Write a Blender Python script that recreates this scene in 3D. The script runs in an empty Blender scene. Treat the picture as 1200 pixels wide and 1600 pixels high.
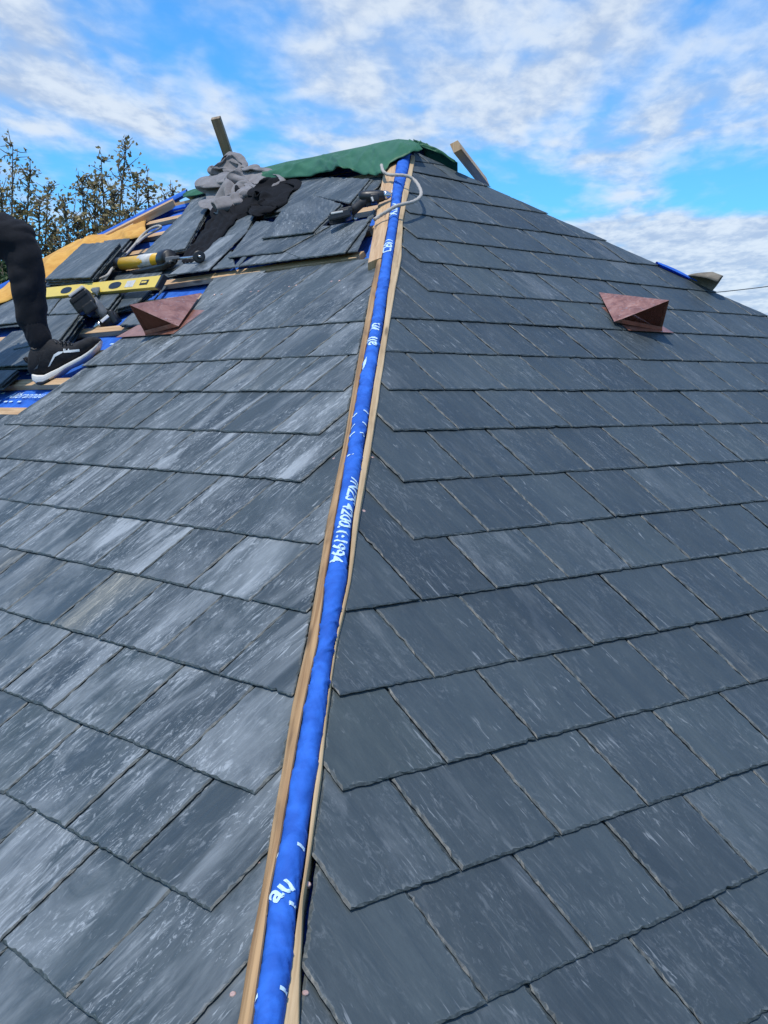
import bpy, bmesh, math, random
import numpy as np
from mathutils import Vector, Matrix, noise
from mathutils.bvhtree import BVHTree
random.seed(7)
S = bpy.context.scene
COL = S.collection
R_ = math.radians

# ------------------------------------------------------------------ camera
FPX = 1922.644
CR = Vector((0.99742471, 0.07158797, -0.00437089))
CU = Vector((-0.00207378, 0.08970368, 0.99596634))
CF = Vector((-0.07169129, 0.99339238, -0.08962112))
CC = Vector((0.30042637, -3.43861104, -0.03510658))
cd = bpy.data.cameras.new('camera'); cam = bpy.data.objects.new('camera', cd); COL.objects.link(cam)
cam.matrix_world = Matrix(((CR.x, CU.x, -CF.x, CC.x), (CR.y, CU.y, -CF.y, CC.y), (CR.z, CU.z, -CF.z, CC.z), (0, 0, 0, 1)))
cd.sensor_fit = 'VERTICAL'; cd.sensor_height = 36.0; cd.sensor_width = 27.0
cd.lens = FPX / 1600 * 36.0
cd.clip_start = 0.05; cd.clip_end = 5000
S.camera = cam
S.render.resolution_x = 768; S.render.resolution_y = 1024

# ------------------------------------------------------------------ world, sun, exposure
SUN = Vector((-0.16, -0.28, 0.94)).normalized()
S.view_settings.view_transform = 'Standard'; S.view_settings.look = 'None'
S.view_settings.gamma = 1.0; S.view_settings.use_curve_mapping = False
S.view_settings.exposure = 0.22
W = bpy.data.worlds.new('World'); S.world = W; W.use_nodes = True


class NT:
    """short-hand for building a node tree"""
    def __init__(self, tree):
        self.t = tree; self.n = tree.nodes; self.l = tree.links

    def add(self, typ, ins=None, **kw):
        nd = self.n.new(typ)
        for k, v in kw.items(): setattr(nd, k, v)
        for k, v in (ins or {}).items():
            sock = nd.inputs[k]
            if isinstance(v, bpy.types.NodeSocket): self.l.new(v, sock)
            else: sock.default_value = v
        return nd

    def math(self, op, a, b=0.0, c=0.0, clamp=False):
        return self.add('ShaderNodeMath', {0: a, 1: b, 2: c}, operation=op, use_clamp=clamp).outputs[0]

    def noise(self, vec, scale, detail=4, rough=0.5, dist=0.0, dim='3D'):
        return self.add('ShaderNodeTexNoise', {'Vector': vec, 'Scale': scale, 'Detail': detail, 'Roughness': rough, 'Distortion': dist}, noise_dimensions=dim).outputs['Fac']

    def ramp(self, fac, stops, interp='LINEAR'):
        nd = self.add('ShaderNodeValToRGB', {'Fac': fac}); cr = nd.color_ramp; cr.interpolation = interp
        while len(cr.elements) < len(stops): cr.elements.new(0.5)
        for e, (p, c) in zip(cr.elements, stops):
            e.position = p
            e.color = (c, c, c, 1) if isinstance(c, (int, float)) else (c[0], c[1], c[2], 1)
        return nd.outputs['Color']

    def mix(self, fac, a, b, blend='MIX'):
        nd = self.add('ShaderNodeMix', data_type='RGBA', blend_type=blend)
        for k, v in ((0, fac), (6, a), (7, b)):
            if isinstance(v, bpy.types.NodeSocket): self.l.new(v, nd.inputs[k])
            elif k and len(v) == 3: nd.inputs[k].default_value = (*v, 1)
            else: nd.inputs[k].default_value = v
        return nd.outputs[2]

    def maprange(self, v, a, b, c=0.0, d=1.0, smooth=True):
        return self.add('ShaderNodeMapRange', {0: v, 1: a, 2: b, 3: c, 4: d}, interpolation_type='SMOOTHSTEP' if smooth else 'LINEAR').outputs[0]


def build_world():
    g = NT(W.node_tree); g.n.clear()
    sky = g.add('ShaderNodeTexSky', sky_type='NISHITA', sun_disc=False)
    sky.sun_elevation = math.asin(SUN.z); sky.sun_rotation = math.atan2(SUN.x, SUN.y)
    sky.air_density = 1.0; sky.dust_density = 0.25; sky.ozone_density = 2.2; sky.altitude = 0
    tc = g.add('ShaderNodeTexCoord').outputs['Generated']
    sp = g.add('ShaderNodeSeparateXYZ', {0: tc})
    x, y, z = sp.outputs[0], sp.outputs[1], sp.outputs[2]
    zz = g.math('ADD', g.math('MAXIMUM', z, 0.0), 0.055)
    px = g.math('DIVIDE', x, zz); py = g.math('DIVIDE', y, zz)
    vec = g.add('ShaderNodeCombineXYZ', {0: px, 1: g.math('MULTIPLY', py, 0.33), 2: 5.2}).outputs[0]
    rot = g.add('ShaderNodeMapping', {'Vector': vec, 'Rotation': (0, 0, R_(-9)), 'Scale': (1.0, 1.45, 1)}).outputs[0]
    big = g.noise(vec, 0.62, 3, 0.5, 0.3)
    mid = g.noise(rot, 1.9, 4, 0.5, 0.6)
    cell = g.noise(rot, 5.0, 3, 0.5, 0.4)
    fine = g.noise(rot, 15.0, 4, 0.6, 0.2)
    d = g.math('ADD', g.math('MULTIPLY', big, 0.42), g.math('MULTIPLY', mid, 0.50))
    d = g.math('ADD', d, g.math('MULTIPLY', cell, 0.24))
    d = g.math('ADD', d, g.math('MULTIPLY', fine, 0.05))
    # banks of cloud: a broken sheet high up, a clear belt, then a low bank over the horizon on the right
    bank = g.ramp(z, [(0.0, 0.03), (0.05, 0.02), (0.095, 0.0), (0.125, -0.06), (0.165, -0.04), (0.19, 0.045), (0.22, 0.07), (0.30, 0.10), (0.5, 0.04), (1.0, 0.02)])
    bank = g.math('SUBTRACT', bank, 0.0)
    right_ = g.math('MULTIPLY', g.maprange(x, -0.05, 0.22), g.maprange(z, 0.155, 0.12))
    d = g.math('ADD', g.math('ADD', d, bank), g.math('MULTIPLY', right_, 0.27))
    cov = g.maprange(d, 0.605, 0.785)
    lum = g.maprange(g.math('ADD', g.math('MULTIPLY', cell, 0.55), g.math('MULTIPLY', fine, 0.45)), 0.38, 0.62)
    ccol = g.mix(lum, (0.42, 0.53, 0.72), (0.70, 0.78, 0.88))
    sc = g.mix(1.0, sky.outputs[0], (0.34, 0.86, 1.26, 1), 'MULTIPLY')
    b1 = g.add('ShaderNodeBackground', {'Color': sc, 'Strength': 0.15})
    b2 = g.add('ShaderNodeBackground', {'Color': ccol, 'Strength': 0.92})
    mx = g.add('ShaderNodeMixShader', {0: g.math('MULTIPLY', cov, 0.93), 1: b1.outputs[0], 2: b2.outputs[0]})
    out = g.add('ShaderNodeOutputWorld'); g.l.new(mx.outputs[0], out.inputs[0])


build_world()
sd = bpy.data.lights.new('sun', 'SUN'); sd.energy = 3.2; sd.angle = R_(0.6); sd.color = (1.0, 0.94, 0.85)
so = bpy.data.objects.new('sun', sd); COL.objects.link(so)
so.rotation_euler = SUN.to_track_quat('Z', 'Y').to_euler(); so.location = (0, 0, 20)

# ------------------------------------------------------------------ roof geometry helpers
TH = 0.5905646; CT, ST = math.cos(TH), math.sin(TH); Q = math.sqrt(0.5)
UL = Vector((-Q, Q, 0)); UR = Vector((Q, Q, 0))
VL = Vector((Q * CT, Q * CT, ST)); VR = Vector((-Q * CT, Q * CT, ST))
NL = Vector((-Q * ST, -Q * ST, CT)); NR = Vector((Q * ST, -Q * ST, CT))
HN = (NL + NR).normalized()
YA = 2.42; APEX = Vector((0, YA, YA * Q * math.tan(TH))); VRIDGE = YA * Q / CT
RIDGE = 2.10; REND = APEX + UL * RIDGE
FR = {'L': (UL, VL, NL), 'R': (UR, VR, NR)}


def ray(x, y): return CF + CR * ((x - 600) / FPX) + CU * ((800 - y) / FPX)
def onplane(x, y, n, h):
    d = ray(x, y); return CC + d * ((h - CC.dot(n)) / d.dot(n))
def pix(s, x, y, off=0.0): return onplane(x, y, FR[s][2], off)
def uv(s, x, y, off=0.0):
    p = pix(s, x, y, off); return p.dot(FR[s][0]), p.dot(FR[s][1])
def at(s, u, v, off=0.0):
    a, b, n = FR[s]; return a * u + b * v + n * off
def pd(x, y, depth): return CC + ray(x, y) * depth
def lerp(a, b, t): return a + (b - a) * t
def interp(tab, x):
    if x <= tab[0][0]: return tab[0][1]
    for (x0, y0), (x1, y1) in zip(tab, tab[1:]):
        if x <= x1: return lerp(y0, y1, (x - x0) / (x1 - x0))
    return tab[-1][1]


# ------------------------------------------------------------------ object helpers
def tag(o, label=None, cat=None, group=None, kind=None):
    if label: o['label'] = label
    if cat: o['category'] = cat
    if group: o['group'] = group
    if kind: o['kind'] = kind
    return o


def empty(name, loc, label, cat, group=None):
    o = bpy.data.objects.new(name, None); COL.objects.link(o); o.location = loc
    o.empty_display_size = 0.1
    return tag(o, label, cat, group)


def link(name, me, mat, parent=None, smooth=False):
    o = bpy.data.objects.new(name, me); COL.objects.link(o)
    if mat: me.materials.clear(); me.materials.append(mat)
    if smooth: me.shade_smooth()
    if parent:
        o.parent = parent
        o.matrix_parent_inverse = Matrix.Translation(-parent_loc(parent))
    return o


def parent_loc(p):
    l = Vector(p.location)
    while p.parent:
        # children keep world-space vertices: their own origin is the world origin
        p = p.parent
    return l


def obj(name, verts, faces, mat, parent=None, smooth=False, origin=None, recalc=True):
    """one mesh object; verts are world coordinates, re-centred on origin for top-level objects"""
    if parent is None and origin is None:
        c = Vector((0, 0, 0))
        for v in verts: c += Vector(v)
        origin = c / max(1, len(verts))
    o0 = Vector(origin) if origin is not None else Vector((0, 0, 0))
    me = bpy.data.meshes.new(name); me.from_pydata([tuple(Vector(v) - o0) for v in verts], [], faces)
    if recalc:
        bm = bmesh.new(); bm.from_mesh(me); bmesh.ops.recalc_face_normals(bm, faces=bm.faces[:]); bm.to_mesh(me); bm.free()
    me.update()
    o = link(name, me, mat, None, smooth)
    if parent is None: o.location = o0
    else:
        o.parent = parent
        base = Vector(parent.location) if parent.parent is None else Vector((0, 0, 0))
        o.matrix_parent_inverse = Matrix.Translation(-base)
    return o


class MB:
    def __init__(self): self.v = []; self.f = []
    def box(self, c, ax, ay, az, sx, sy, sz, bev=0.0):
        """box with centre c, unit axes, full sizes; edges chamfered by bev"""
        c = Vector(c); h = (sx / 2, sy / 2, sz / 2); A = (Vector(ax), Vector(ay), Vector(az))
        bm = bmesh.new(); bmesh.ops.create_cube(bm, size=1.0)
        for v in bm.verts: v.co = Vector((v.co.x * sx, v.co.y * sy, v.co.z * sz))
        if bev > 0: bmesh.ops.bevel(bm, geom=bm.edges[:], offset=bev, segments=2, affect='EDGES', profile=0.6)
        self.addbm(bm, lambda p: c + A[0] * p.x + A[1] * p.y + A[2] * p.z); return self
    def addbm(self, bm, fn=lambda p: p):
        o = len(self.v); bm.verts.index_update()
        self.v += [tuple(fn(v.co)) for v in bm.verts]
        self.f += [tuple(o + v.index for v in f.verts) for f in bm.faces]
        bm.free(); return self
    def tube(self, pts, r, seg=8, cap=True, closed=False):
        pts = [Vector(p) for p in pts]; o = len(self.v); n = len(pts)
        rr = r if isinstance(r, (list, tuple)) else [r] * n
        t0 = (pts[1] - pts[0]).normalized()
        a = t0.orthogonal().normalized()
        for i, p in enumerate(pts):
            t = (pts[min(i + 1, n - 1)] - pts[max(i - 1, 0)]).normalized()
            a = (a - t * a.dot(t)); a = a.normalized() if a.length > 1e-6 else t.orthogonal().normalized()
            b = t.cross(a)
            for k in range(seg):
                w = 2 * math.pi * k / seg
                self.v.append(tuple(p + (a * math.cos(w) + b * math.sin(w)) * rr[i]))
        for i in range(n - 1):
            for k in range(seg):
                k2 = (k + 1) % seg
                self.f.append((o + i * seg + k, o + i * seg + k2, o + (i + 1) * seg + k2, o + (i + 1) * seg + k))
        if cap:
            self.f.append(tuple(o + k for k in range(seg))); self.f.append(tuple(o + (n - 1) * seg + k for k in range(seg)))
        return self
    def grid(self, rows):
        o = len(self.v); n = len(rows[0])
        for r in rows: self.v += [tuple(p) for p in r]
        for i in range(len(rows) - 1):
            for j in range(n - 1):
                a = o + i * n + j; self.f.append((a, a + 1, a + n + 1, a + n))
        return self
    def prism(self, poly, vec):
        """polygon of 3D points extruded along vec"""
        o = len(self.v); n = len(poly); vec = Vector(vec)
        self.v += [tuple(p) for p in poly] + [tuple(Vector(p) + vec) for p in poly]
        self.f.append(tuple(range(o, o + n))); self.f.append(tuple(range(o + 2 * n - 1, o + n - 1, -1)))
        for i in range(n): j = (i + 1) % n; self.f.append((o + i, o + j, o + n + j, o + n + i))
        return self
    def sphere(self, c, r, sub=2, sc=(1, 1, 1)):
        bm = bmesh.new(); bmesh.ops.create_icosphere(bm, subdivisions=sub, radius=1)
        c = Vector(c)
        return self.addbm(bm, lambda p: c + Vector((p.x * r * sc[0], p.y * r * sc[1], p.z * r * sc[2])))
    def obj(self, name, mat, parent=None, smooth=False, origin=None, recalc=True): return obj(name, self.v, self.f, mat, parent, smooth, origin, recalc)


def evaluated(o):
    """apply an object's modifiers and return it"""
    dg = bpy.context.evaluated_depsgraph_get(); dg.update()
    me = bpy.data.meshes.new_from_object(o.evaluated_get(dg)); old = o.data
    o.modifiers.clear(); o.data = me
    bpy.data.meshes.remove(old); return o


def blob(name, chains, mat, parent=None, voxel=0.012, smooth=4, disp=None, origin=None):
    """limbs given as chains of (point, radius) melted into one continuous surface"""
    m = MB()
    for ch in chains:
        for (p, r), (q, s) in zip(ch, ch[1:]):
            p, q = Vector(p), Vector(q); n = max(2, int((q - p).length / (0.35 * min(r, s)) + 1))
            pts = [p.lerp(q, i / n) for i in range(n + 1)]; rr = [lerp(r, s, i / n) for i in range(n + 1)]
            m.tube(pts, rr, 14)
        for p, r in ch: m.sphere(p, r * 0.99, 2)
    o = m.obj(name, mat, parent, True, origin)
    rm = o.modifiers.new('r', 'REMESH'); rm.mode = 'VOXEL'; rm.voxel_size = voxel
    if smooth:
        sm = o.modifiers.new('s', 'SMOOTH'); sm.iterations = smooth; sm.factor = 0.6
    evaluated(o)
    if disp:
        o0 = Vector(o.location) if parent is None else Vector((0, 0, 0))
        nn = [v.normal.copy() for v in o.data.vertices]
        for v, n in zip(o.data.vertices, nn): v.co += n * disp(v.co + o0, n)
    o.data.materials.clear(); o.data.materials.append(mat); o.data.shade_smooth(); o.data.update()
    return o


# ------------------------------------------------------------------ materials
def material(name):
    m = bpy.data.materials.new(name); m.use_nodes = True; g = NT(m.node_tree); g.n.clear()
    b = g.add('ShaderNodeBsdfPrincipled'); o = g.add('ShaderNodeOutputMaterial'); g.l.new(b.outputs[0], o.inputs[0])
    return m, g, b


def setin(g, b, **kw):
    names = {'col': 'Base Color', 'rough': 'Roughness', 'metal': 'Metallic', 'spec': 'Specular IOR Level', 'nrm': 'Normal', 'trans': 'Transmission Weight', 'sheen': 'Sheen Weight', 'coat': 'Coat Weight'}
    for k, v in kw.items():
        s = b.inputs[names[k]]
        if isinstance(v, bpy.types.NodeSocket): g.l.new(v, s)
        elif k == 'col': s.default_value = (*v, 1)
        else: s.default_value = v


def bump(g, h, strength=0.3, dist=0.01):
    return g.add('ShaderNodeBump', {'Height': h, 'Strength': strength, 'Distance': dist}).outputs[0]


def plain(name, col, rough=0.5, metal=0.0, var=0.15, scale=30, bmp=0.1, spec=0.5):
    m, g, b = material(name)
    tc = g.add('ShaderNodeTexCoord').outputs['Object']
    n = g.noise(tc, scale, 5, 0.6)
    c = g.mix(n, tuple(max(0, x * (1 - var)) for x in col), tuple(x * (1 + var) for x in col))
    setin(g, b, col=c, rough=g.maprange(n, 0.2, 0.8, max(0.02, rough - 0.08), min(1, rough + 0.08)), metal=metal, spec=spec, nrm=bump(g, n, bmp, 0.004))
    return m


def slate_mat(name, dust):
    """riven slate: fine grain along the slate, chalky cutting dust and smears, chipped edges"""
    m, g, b = material(name)
    uvn = g.add('ShaderNodeUVMap'); uvn.uv_map = 'UVMap'; U = uvn.outputs[0]
    rnd = g.add('ShaderNodeAttribute'); rnd.attribute_name = 'rnd'; rv = rnd.outputs['Fac']
    edg = g.add('ShaderNodeAttribute'); edg.attribute_name = 'edge'; ev = edg.outputs['Fac']

    def mp(sx, sy, rot=0.0):
        return g.add('ShaderNodeMapping', {'Vector': U, 'Scale': (sx, sy, 1), 'Rotation': (0, 0, rot)}).outputs[0]
    r2 = g.math('FRACT', g.math('MULTIPLY', rv, 7.31)); r3 = g.math('FRACT', g.math('MULTIPLY', rv, 23.7))
    base = g.ramp(rv, [(0.0, (0.033, 0.045, 0.051)), (0.5, (0.041, 0.055, 0.061)), (0.85, (0.049, 0.065, 0.071)), (1.0, (0.048, 0.063, 0.064))])
    grain = g.noise(mp(26, 4.2), 1, 6, 0.62, 0.5)
    blot = g.noise(mp(5, 3), 1, 4, 0.55, 0.6)
    base = g.mix(g.maprange(grain, 0.3, 0.75), base, g.mix(1.0, base, (1.16, 1.17, 1.18, 1), 'MULTIPLY'))
    base = g.mix(g.maprange(blot, 0.35, 0.7), base, g.mix(1.0, base, (0.80, 0.82, 0.85, 1), 'MULTIPLY'))
    # chalk: long streaks along the grain, wiped smears, small scuffs
    s1 = g.noise(mp(34, 4.2), 1, 8, 0.70, 1.3)
    s1 = g.maprange(s1, 0.49, 0.68)
    sel = g.noise(mp(3.3, 2.0), 1, 3, 0.55, 1.2)
    sel = g.maprange(g.math('ADD', sel, g.math('MULTIPLY', g.math('SUBTRACT', r2, 0.5), 0.30)), 0.38, 0.62)
    a = g.math('MULTIPLY', s1, sel)
    s2 = g.noise(mp(30, 9, 0.6), 1, 7, 0.74, 3.2)
    s2 = g.math('MULTIPLY', g.maprange(s2, 0.51, 0.66), g.maprange(g.noise(mp(5, 4), 1, 3, 0.5, 0.8), 0.43, 0.60))
    s3 = g.noise(mp(95, 13, 0.1), 1, 3, 0.6, 1.0)
    s3 = g.math('MULTIPLY', g.maprange(s3, 0.61, 0.68), g.maprange(g.noise(mp(7, 5), 1, 2, 0.5), 0.48, 0.60))
    wipe = g.math('MULTIPLY', g.maprange(g.noise(mp(7, 1.6, .12), 1, 6, 0.66, 0.9), 0.52, 0.62), g.maprange(r3, 0.35, 1.0, smooth=False))
    w = g.math('MULTIPLY', a, 0.34 * dust)
    w = g.math('ADD', w, g.math('MULTIPLY', s2, 0.62 * dust))
    w = g.math('ADD', w, g.math('MULTIPLY', wipe, 0.52 * dust))
    s4 = g.noise(mp(52, 20, .45), 1, 7, 0.72, 2.2)
    s4 = g.math('MULTIPLY', g.maprange(s4, 0.555, 0.60), g.maprange(g.math('ADD', g.noise(mp(6, 4.5, -.3), 1, 4, 0.6, 1.0), g.math('MULTIPLY', g.math('SUBTRACT', r3, 0.5), 0.16)), 0.50, 0.60))
    w = g.math('ADD', w, g.math('MULTIPLY', s4, 0.50 * dust))
    haze = g.math('MULTIPLY', g.maprange(g.noise(mp(4.5, 1.8, 0.25), 1, 6, 0.68, 1.2), 0.40, 0.72), 0.50 * max(0, dust - 0.22))
    w = g.math('ADD', w, haze)
    w = g.math('ADD', w, g.math('MULTIPLY', s3, 0.34 + 0.28 * dust))
    w = g.math('MINIMUM', w, 0.85)
    tint = g.mix(g.maprange(g.noise(mp(2.2, 1.0), 1, 2), 0.62, 0.72), (0.335, 0.365, 0.385), (0.36, 0.345, 0.29))
    col = g.mix(w, base, tint)
    fg = g.noise(mp(130, 26, .05), 1, 4, 0.7, 0.4)
    col = g.mix(g.maprange(fg, 0.36, 0.66), g.mix(1.0, col, (0.94, 0.945, 0.95, 1), 'MULTIPLY'), g.mix(1.0, col, (1.06, 1.06, 1.05, 1), 'MULTIPLY'))
    # dressed edge: flaked, a little greenish grey
    en = g.noise(mp(70, 70), 1, 4, 0.7)
    ecol = g.ramp(en, [(0.28, (0.016, 0.020, 0.020)), (0.48, (0.036, 0.046, 0.045)), (0.64, (0.072, 0.086, 0.082)), (0.8, (0.19, 0.20, 0.185))])
    fray = g.math('ADD', g.noise(mp(46, 30), 1, 5, 0.72, 0.8), g.math('MULTIPLY', ev, 0.42))
    fray = g.math('MULTIPLY', g.maprange(fray, 0.66, 0.80), g.maprange(ev, 0.02, 0.25))
    col = g.mix(g.math('MULTIPLY', fray, 0.62), col, (0.14, 0.157, 0.157))
    col = g.mix(g.maprange(ev, 0.50, 0.62, 0.0, 0.92, smooth=False), col, ecol)
    rough = g.math('ADD', g.maprange(grain, 0.3, 0.7, 0.46, 0.60), g.math('MULTIPLY', w, 0.25))
    hgt = g.math('ADD', g.math('MULTIPLY', g.noise(mp(14, 5), 1, 7, 0.68, 0.4), 1.0), g.math('MULTIPLY', en, 0.12))
    hgt = g.math('ADD', hgt, g.math('MULTIPLY', g.maprange(g.noise(mp(16, 1.4), 1, 3, 0.5, 0.6), 0.50, 0.545), 0.16))
    setin(g, b, col=col, rough=rough, spec=0.5, nrm=bump(g, hgt, 0.55, 0.004))
    return m


def wood_mat(name, lo, hi, rough=0.6, axis='X', scale=1.0, stain=0.0):
    m, g, b = material(name)
    tc = g.add('ShaderNodeTexCoord').outputs['UV']
    at_ = g.add('ShaderNodeMapping', {'Vector': tc, 'Scale': (3.0 * scale, 60 * scale, 60 * scale)}).outputs[0]
    n = g.noise(at_, 1, 6, 0.62, 0.6)
    c = g.mix(g.maprange(n, 0.28, 0.72), lo, hi)
    n2 = g.noise(g.add('ShaderNodeMapping', {'Vector': tc, 'Scale': (5, 14, 14)}).outputs[0], 1, 3, 0.6, 0.4)
    c = g.mix(g.math('MULTIPLY', g.maprange(n2, 0.5, 0.75), 0.35 + stain), c, tuple(x * 0.42 for x in lo))
    kn = g.add('ShaderNodeTexVoronoi', {'Vector': g.add('ShaderNodeMapping', {'Vector': tc, 'Scale': (3.1, 17, 17)}).outputs[0], 'Scale': 1.0}).outputs['Distance']
    c = g.mix(g.math('MULTIPLY', g.maprange(kn, 0.05, 0.17, 1.0, 0.0), 0.75), c, tuple(x * 0.3 for x in lo))
    setin(g, b, col=c, rough=rough, spec=0.3, nrm=bump(g, n, 0.3, 0.003))
    return m


def cloth_mat(name, col, col2, rough=0.9, scale=14, bmp=0.35, sheen=0.2, weave=500):
    m, g, b = material(name)
    tc = g.add('ShaderNodeTexCoord').outputs['Object']
    n = g.noise(tc, scale, 5, 0.6, 0.5); wv = g.noise(tc, weave, 2, 0.5)
    c = g.mix(g.maprange(n, 0.3, 0.7), col, col2)
    h = g.math('ADD', n, g.math('MULTIPLY', wv, 0.25))
    setin(g, b, col=c, rough=rough, spec=0.25, sheen=sheen, nrm=bump(g, h, bmp, 0.01))
    return m


M = {}
M['slate_dusty'] = slate_mat('dusty_slate', 1.0)
M['slate_clean'] = slate_mat('clean_slate', 0.24)
M['slate_loose'] = slate_mat('loose_slate', 0.75)
M['pine'] = wood_mat('fresh_pine', (0.42, 0.25, 0.125), (0.62, 0.43, 0.25))
M['oldwood'] = wood_mat('weathered_pine', (0.24, 0.13, 0.055), (0.46, 0.29, 0.14), stain=0.35)
M['palewood'] = wood_mat('pale_batten', (0.40, 0.27, 0.14), (0.62, 0.46, 0.27), stain=0.1)
M['greywood'] = wood_mat('grey_timber', (0.20, 0.15, 0.10), (0.33, 0.25, 0.16), stain=0.2)


def membrane_mat():
    m, g, b = material('blue_membrane')
    tc = g.add('ShaderNodeTexCoord').outputs['Object']
    n = g.noise(tc, 18, 5, 0.6, 0.4); f = g.noise(tc, 260, 3, 0.6)
    c = g.mix(g.maprange(n, 0.3, 0.72), (0.016, 0.088, 0.40), (0.030, 0.150, 0.60))
    dirt = g.maprange(g.noise(tc, 9, 4, 0.6), 0.66, 0.78)
    c = g.mix(g.math('MULTIPLY', dirt, 0.35), c, (0.10, 0.11, 0.16))
    setin(g, b, col=c, rough=0.75, spec=0.25, nrm=bump(g, g.math('ADD', n, g.math('MULTIPLY', f, 0.3)), 0.25, 0.006))
    return m


M['membrane'] = membrane_mat()
M['print'] = plain('pale_ink', (0.52, 0.70, 0.86), 0.6, 0, 0.2, 90, 0.02)


def copper_mat():
    m, g, b = material('copper_sheet')
    tc = g.add('ShaderNodeTexCoord').outputs['Object']
    n = g.noise(tc, 22, 6, 0.65, 0.8); n2 = g.noise(tc, 70, 4, 0.6)
    c = g.ramp(n, [(0.25, (0.27, 0.105, 0.070)), (0.5, (0.44, 0.20, 0.145)), (0.75, (0.55, 0.31, 0.245))])
    c = g.mix(g.maprange(n2, 0.55, 0.75), c, (0.46, 0.33, 0.30))
    setin(g, b, col=c, rough=g.maprange(n, 0.2, 0.8, 0.28, 0.46), metal=0.6, nrm=bump(g, n2, 0.15, 0.004))
    return m


M['copper'] = copper_mat()
M['copper_dark'] = plain('copper_mesh', (0.26, 0.085, 0.06), 0.42, 0.5, 0.3, 60)
M['nail'] = plain('copper_nail', (0.62, 0.40, 0.33), 0.35, 0.6, 0.2, 200)
M['black'] = plain('black_plastic', (0.012, 0.013, 0.015), 0.42, 0, 0.25, 60, 0.08)
M['rubber'] = plain('dark_rubber', (0.022, 0.023, 0.026), 0.65, 0, 0.25, 90, 0.12)
M['greyplastic'] = plain('grey_plastic', (0.11, 0.12, 0.13), 0.5, 0, 0.2, 60)
M['steel'] = plain('bright_steel', (0.55, 0.56, 0.58), 0.28, 0.95, 0.15, 80)
M['yellow'] = plain('yellow_paint', (0.78, 0.44, 0.025), 0.38, 0, 0.08, 25, 0.03)
M['levelyellow'] = plain('level_yellow', (0.82, 0.60, 0.10), 0.4, 0, 0.10, 30, 0.03)
M['sticker'] = plain('paper_label', (0.62, 0.60, 0.56), 0.5, 0, 0.35, 45, 0.02)
M['white'] = plain('white_print', (0.80, 0.80, 0.78), 0.5, 0, 0.05, 60, 0.02)
M['sole'] = plain('off_white_rubber', (0.74, 0.70, 0.64), 0.6, 0, 0.18, 40, 0.1)
M['rope'] = plain('grey_rope', (0.40, 0.37, 0.33), 0.85, 0, 0.3, 160, 0.5)
M['shoe'] = cloth_mat('black_shoe_mesh', (0.010, 0.010, 0.012), (0.020, 0.020, 0.023), 0.75, 30, 0.4, 0.05)
M['trousers'] = cloth_mat('black_work_trousers', (0.005, 0.006, 0.009), (0.010, 0.011, 0.016), 0.85, 12, 0.5, 0.04)
M['jacket'] = cloth_mat('dark_work_jacket', (0.02, 0.022, 0.028), (0.035, 0.037, 0.045), 0.9, 12, 0.5, 0.1)
M['greycloth'] = cloth_mat('grey_fleece', (0.165, 0.15, 0.148), (0.235, 0.218, 0.214), 0.95, 20, 0.35, 0.3)
M['blackcloth'] = cloth_mat('black_fleece', (0.004, 0.0045, 0.006), (0.008, 0.0085, 0.011), 0.95, 20, 0.3, 0.0)
M['tarp'] = cloth_mat('green_tarpaulin', (0.026, 0.108, 0.052), (0.044, 0.145, 0.076), 0.5, 9, 0.12, 0.0, 240)
M['yellowsheet'] = cloth_mat('yellow_membrane', (0.52, 0.25, 0.045), (0.68, 0.38, 0.085), 0.7, 10, 0.3, 0.0, 240)
M['felt'] = cloth_mat('brown_grey_felt', (0.13, 0.115, 0.09), (0.24, 0.21, 0.165), 0.8, 14, 0.4, 0.0, 300)
M['skin'] = plain('skin', (0.52, 0.30, 0.21), 0.5, 0, 0.08, 40, 0.05)
M['hair'] = plain('brown_hair', (0.05, 0.032, 0.02), 0.6, 0, 0.3, 120, 0.4)
M['cable'] = plain('overhead_cable', (0.10, 0.11, 0.12), 0.6)


def leaf_mat(name, cols, trans=0.38):
    m, g, b = material(name)
    r = g.add('ShaderNodeAttribute'); r.attribute_name = 'rnd'
    c = g.ramp(r.outputs['Fac'], [(i / (len(cols) - 1), k) for i, k in enumerate(cols)])
    setin(g, b, col=c, rough=0.55, spec=0.35)
    t = g.add('ShaderNodeBsdfTranslucent', {'Color': c}); mx = g.add('ShaderNodeMixShader', {0: trans, 1: b.outputs[0], 2: t.outputs[0]})
    out = [n for n in g.n if n.type == 'OUTPUT_MATERIAL'][0]; g.l.new(mx.outputs[0], out.inputs[0])
    return m


M['leaf_olive'] = leaf_mat('olive_leaf', [(0.11, 0.095, 0.035), (0.21, 0.175, 0.065), (0.34, 0.265, 0.11), (0.48, 0.39, 0.21)])
M['leaf_green'] = leaf_mat('green_leaf', [(0.012, 0.03, 0.008), (0.03, 0.065, 0.015), (0.05, 0.10, 0.03)])
M['bark'] = plain('grey_bark', (0.11, 0.085, 0.06), 0.85, 0, 0.35, 14, 0.6)


def brick_mat():
    m, g, b = material('pale_brick')
    tc = g.add('ShaderNodeTexCoord').outputs['Object']
    bt = g.add('ShaderNodeTexBrick', {'Vector': g.add('ShaderNodeMapping', {'Vector': tc, 'Rotation': (R_(90), 0, 0)}).outputs[0], 'Color1': (0.34, 0.24, 0.18, 1), 'Color2': (0.28, 0.19, 0.14, 1), 'Mortar': (0.4, 0.38, 0.35, 1), 'Scale': 4.0, 'Mortar Size': 0.012})
    setin(g, b, col=bt.outputs[0], rough=0.85); return m


M['brick'] = brick_mat()


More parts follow.
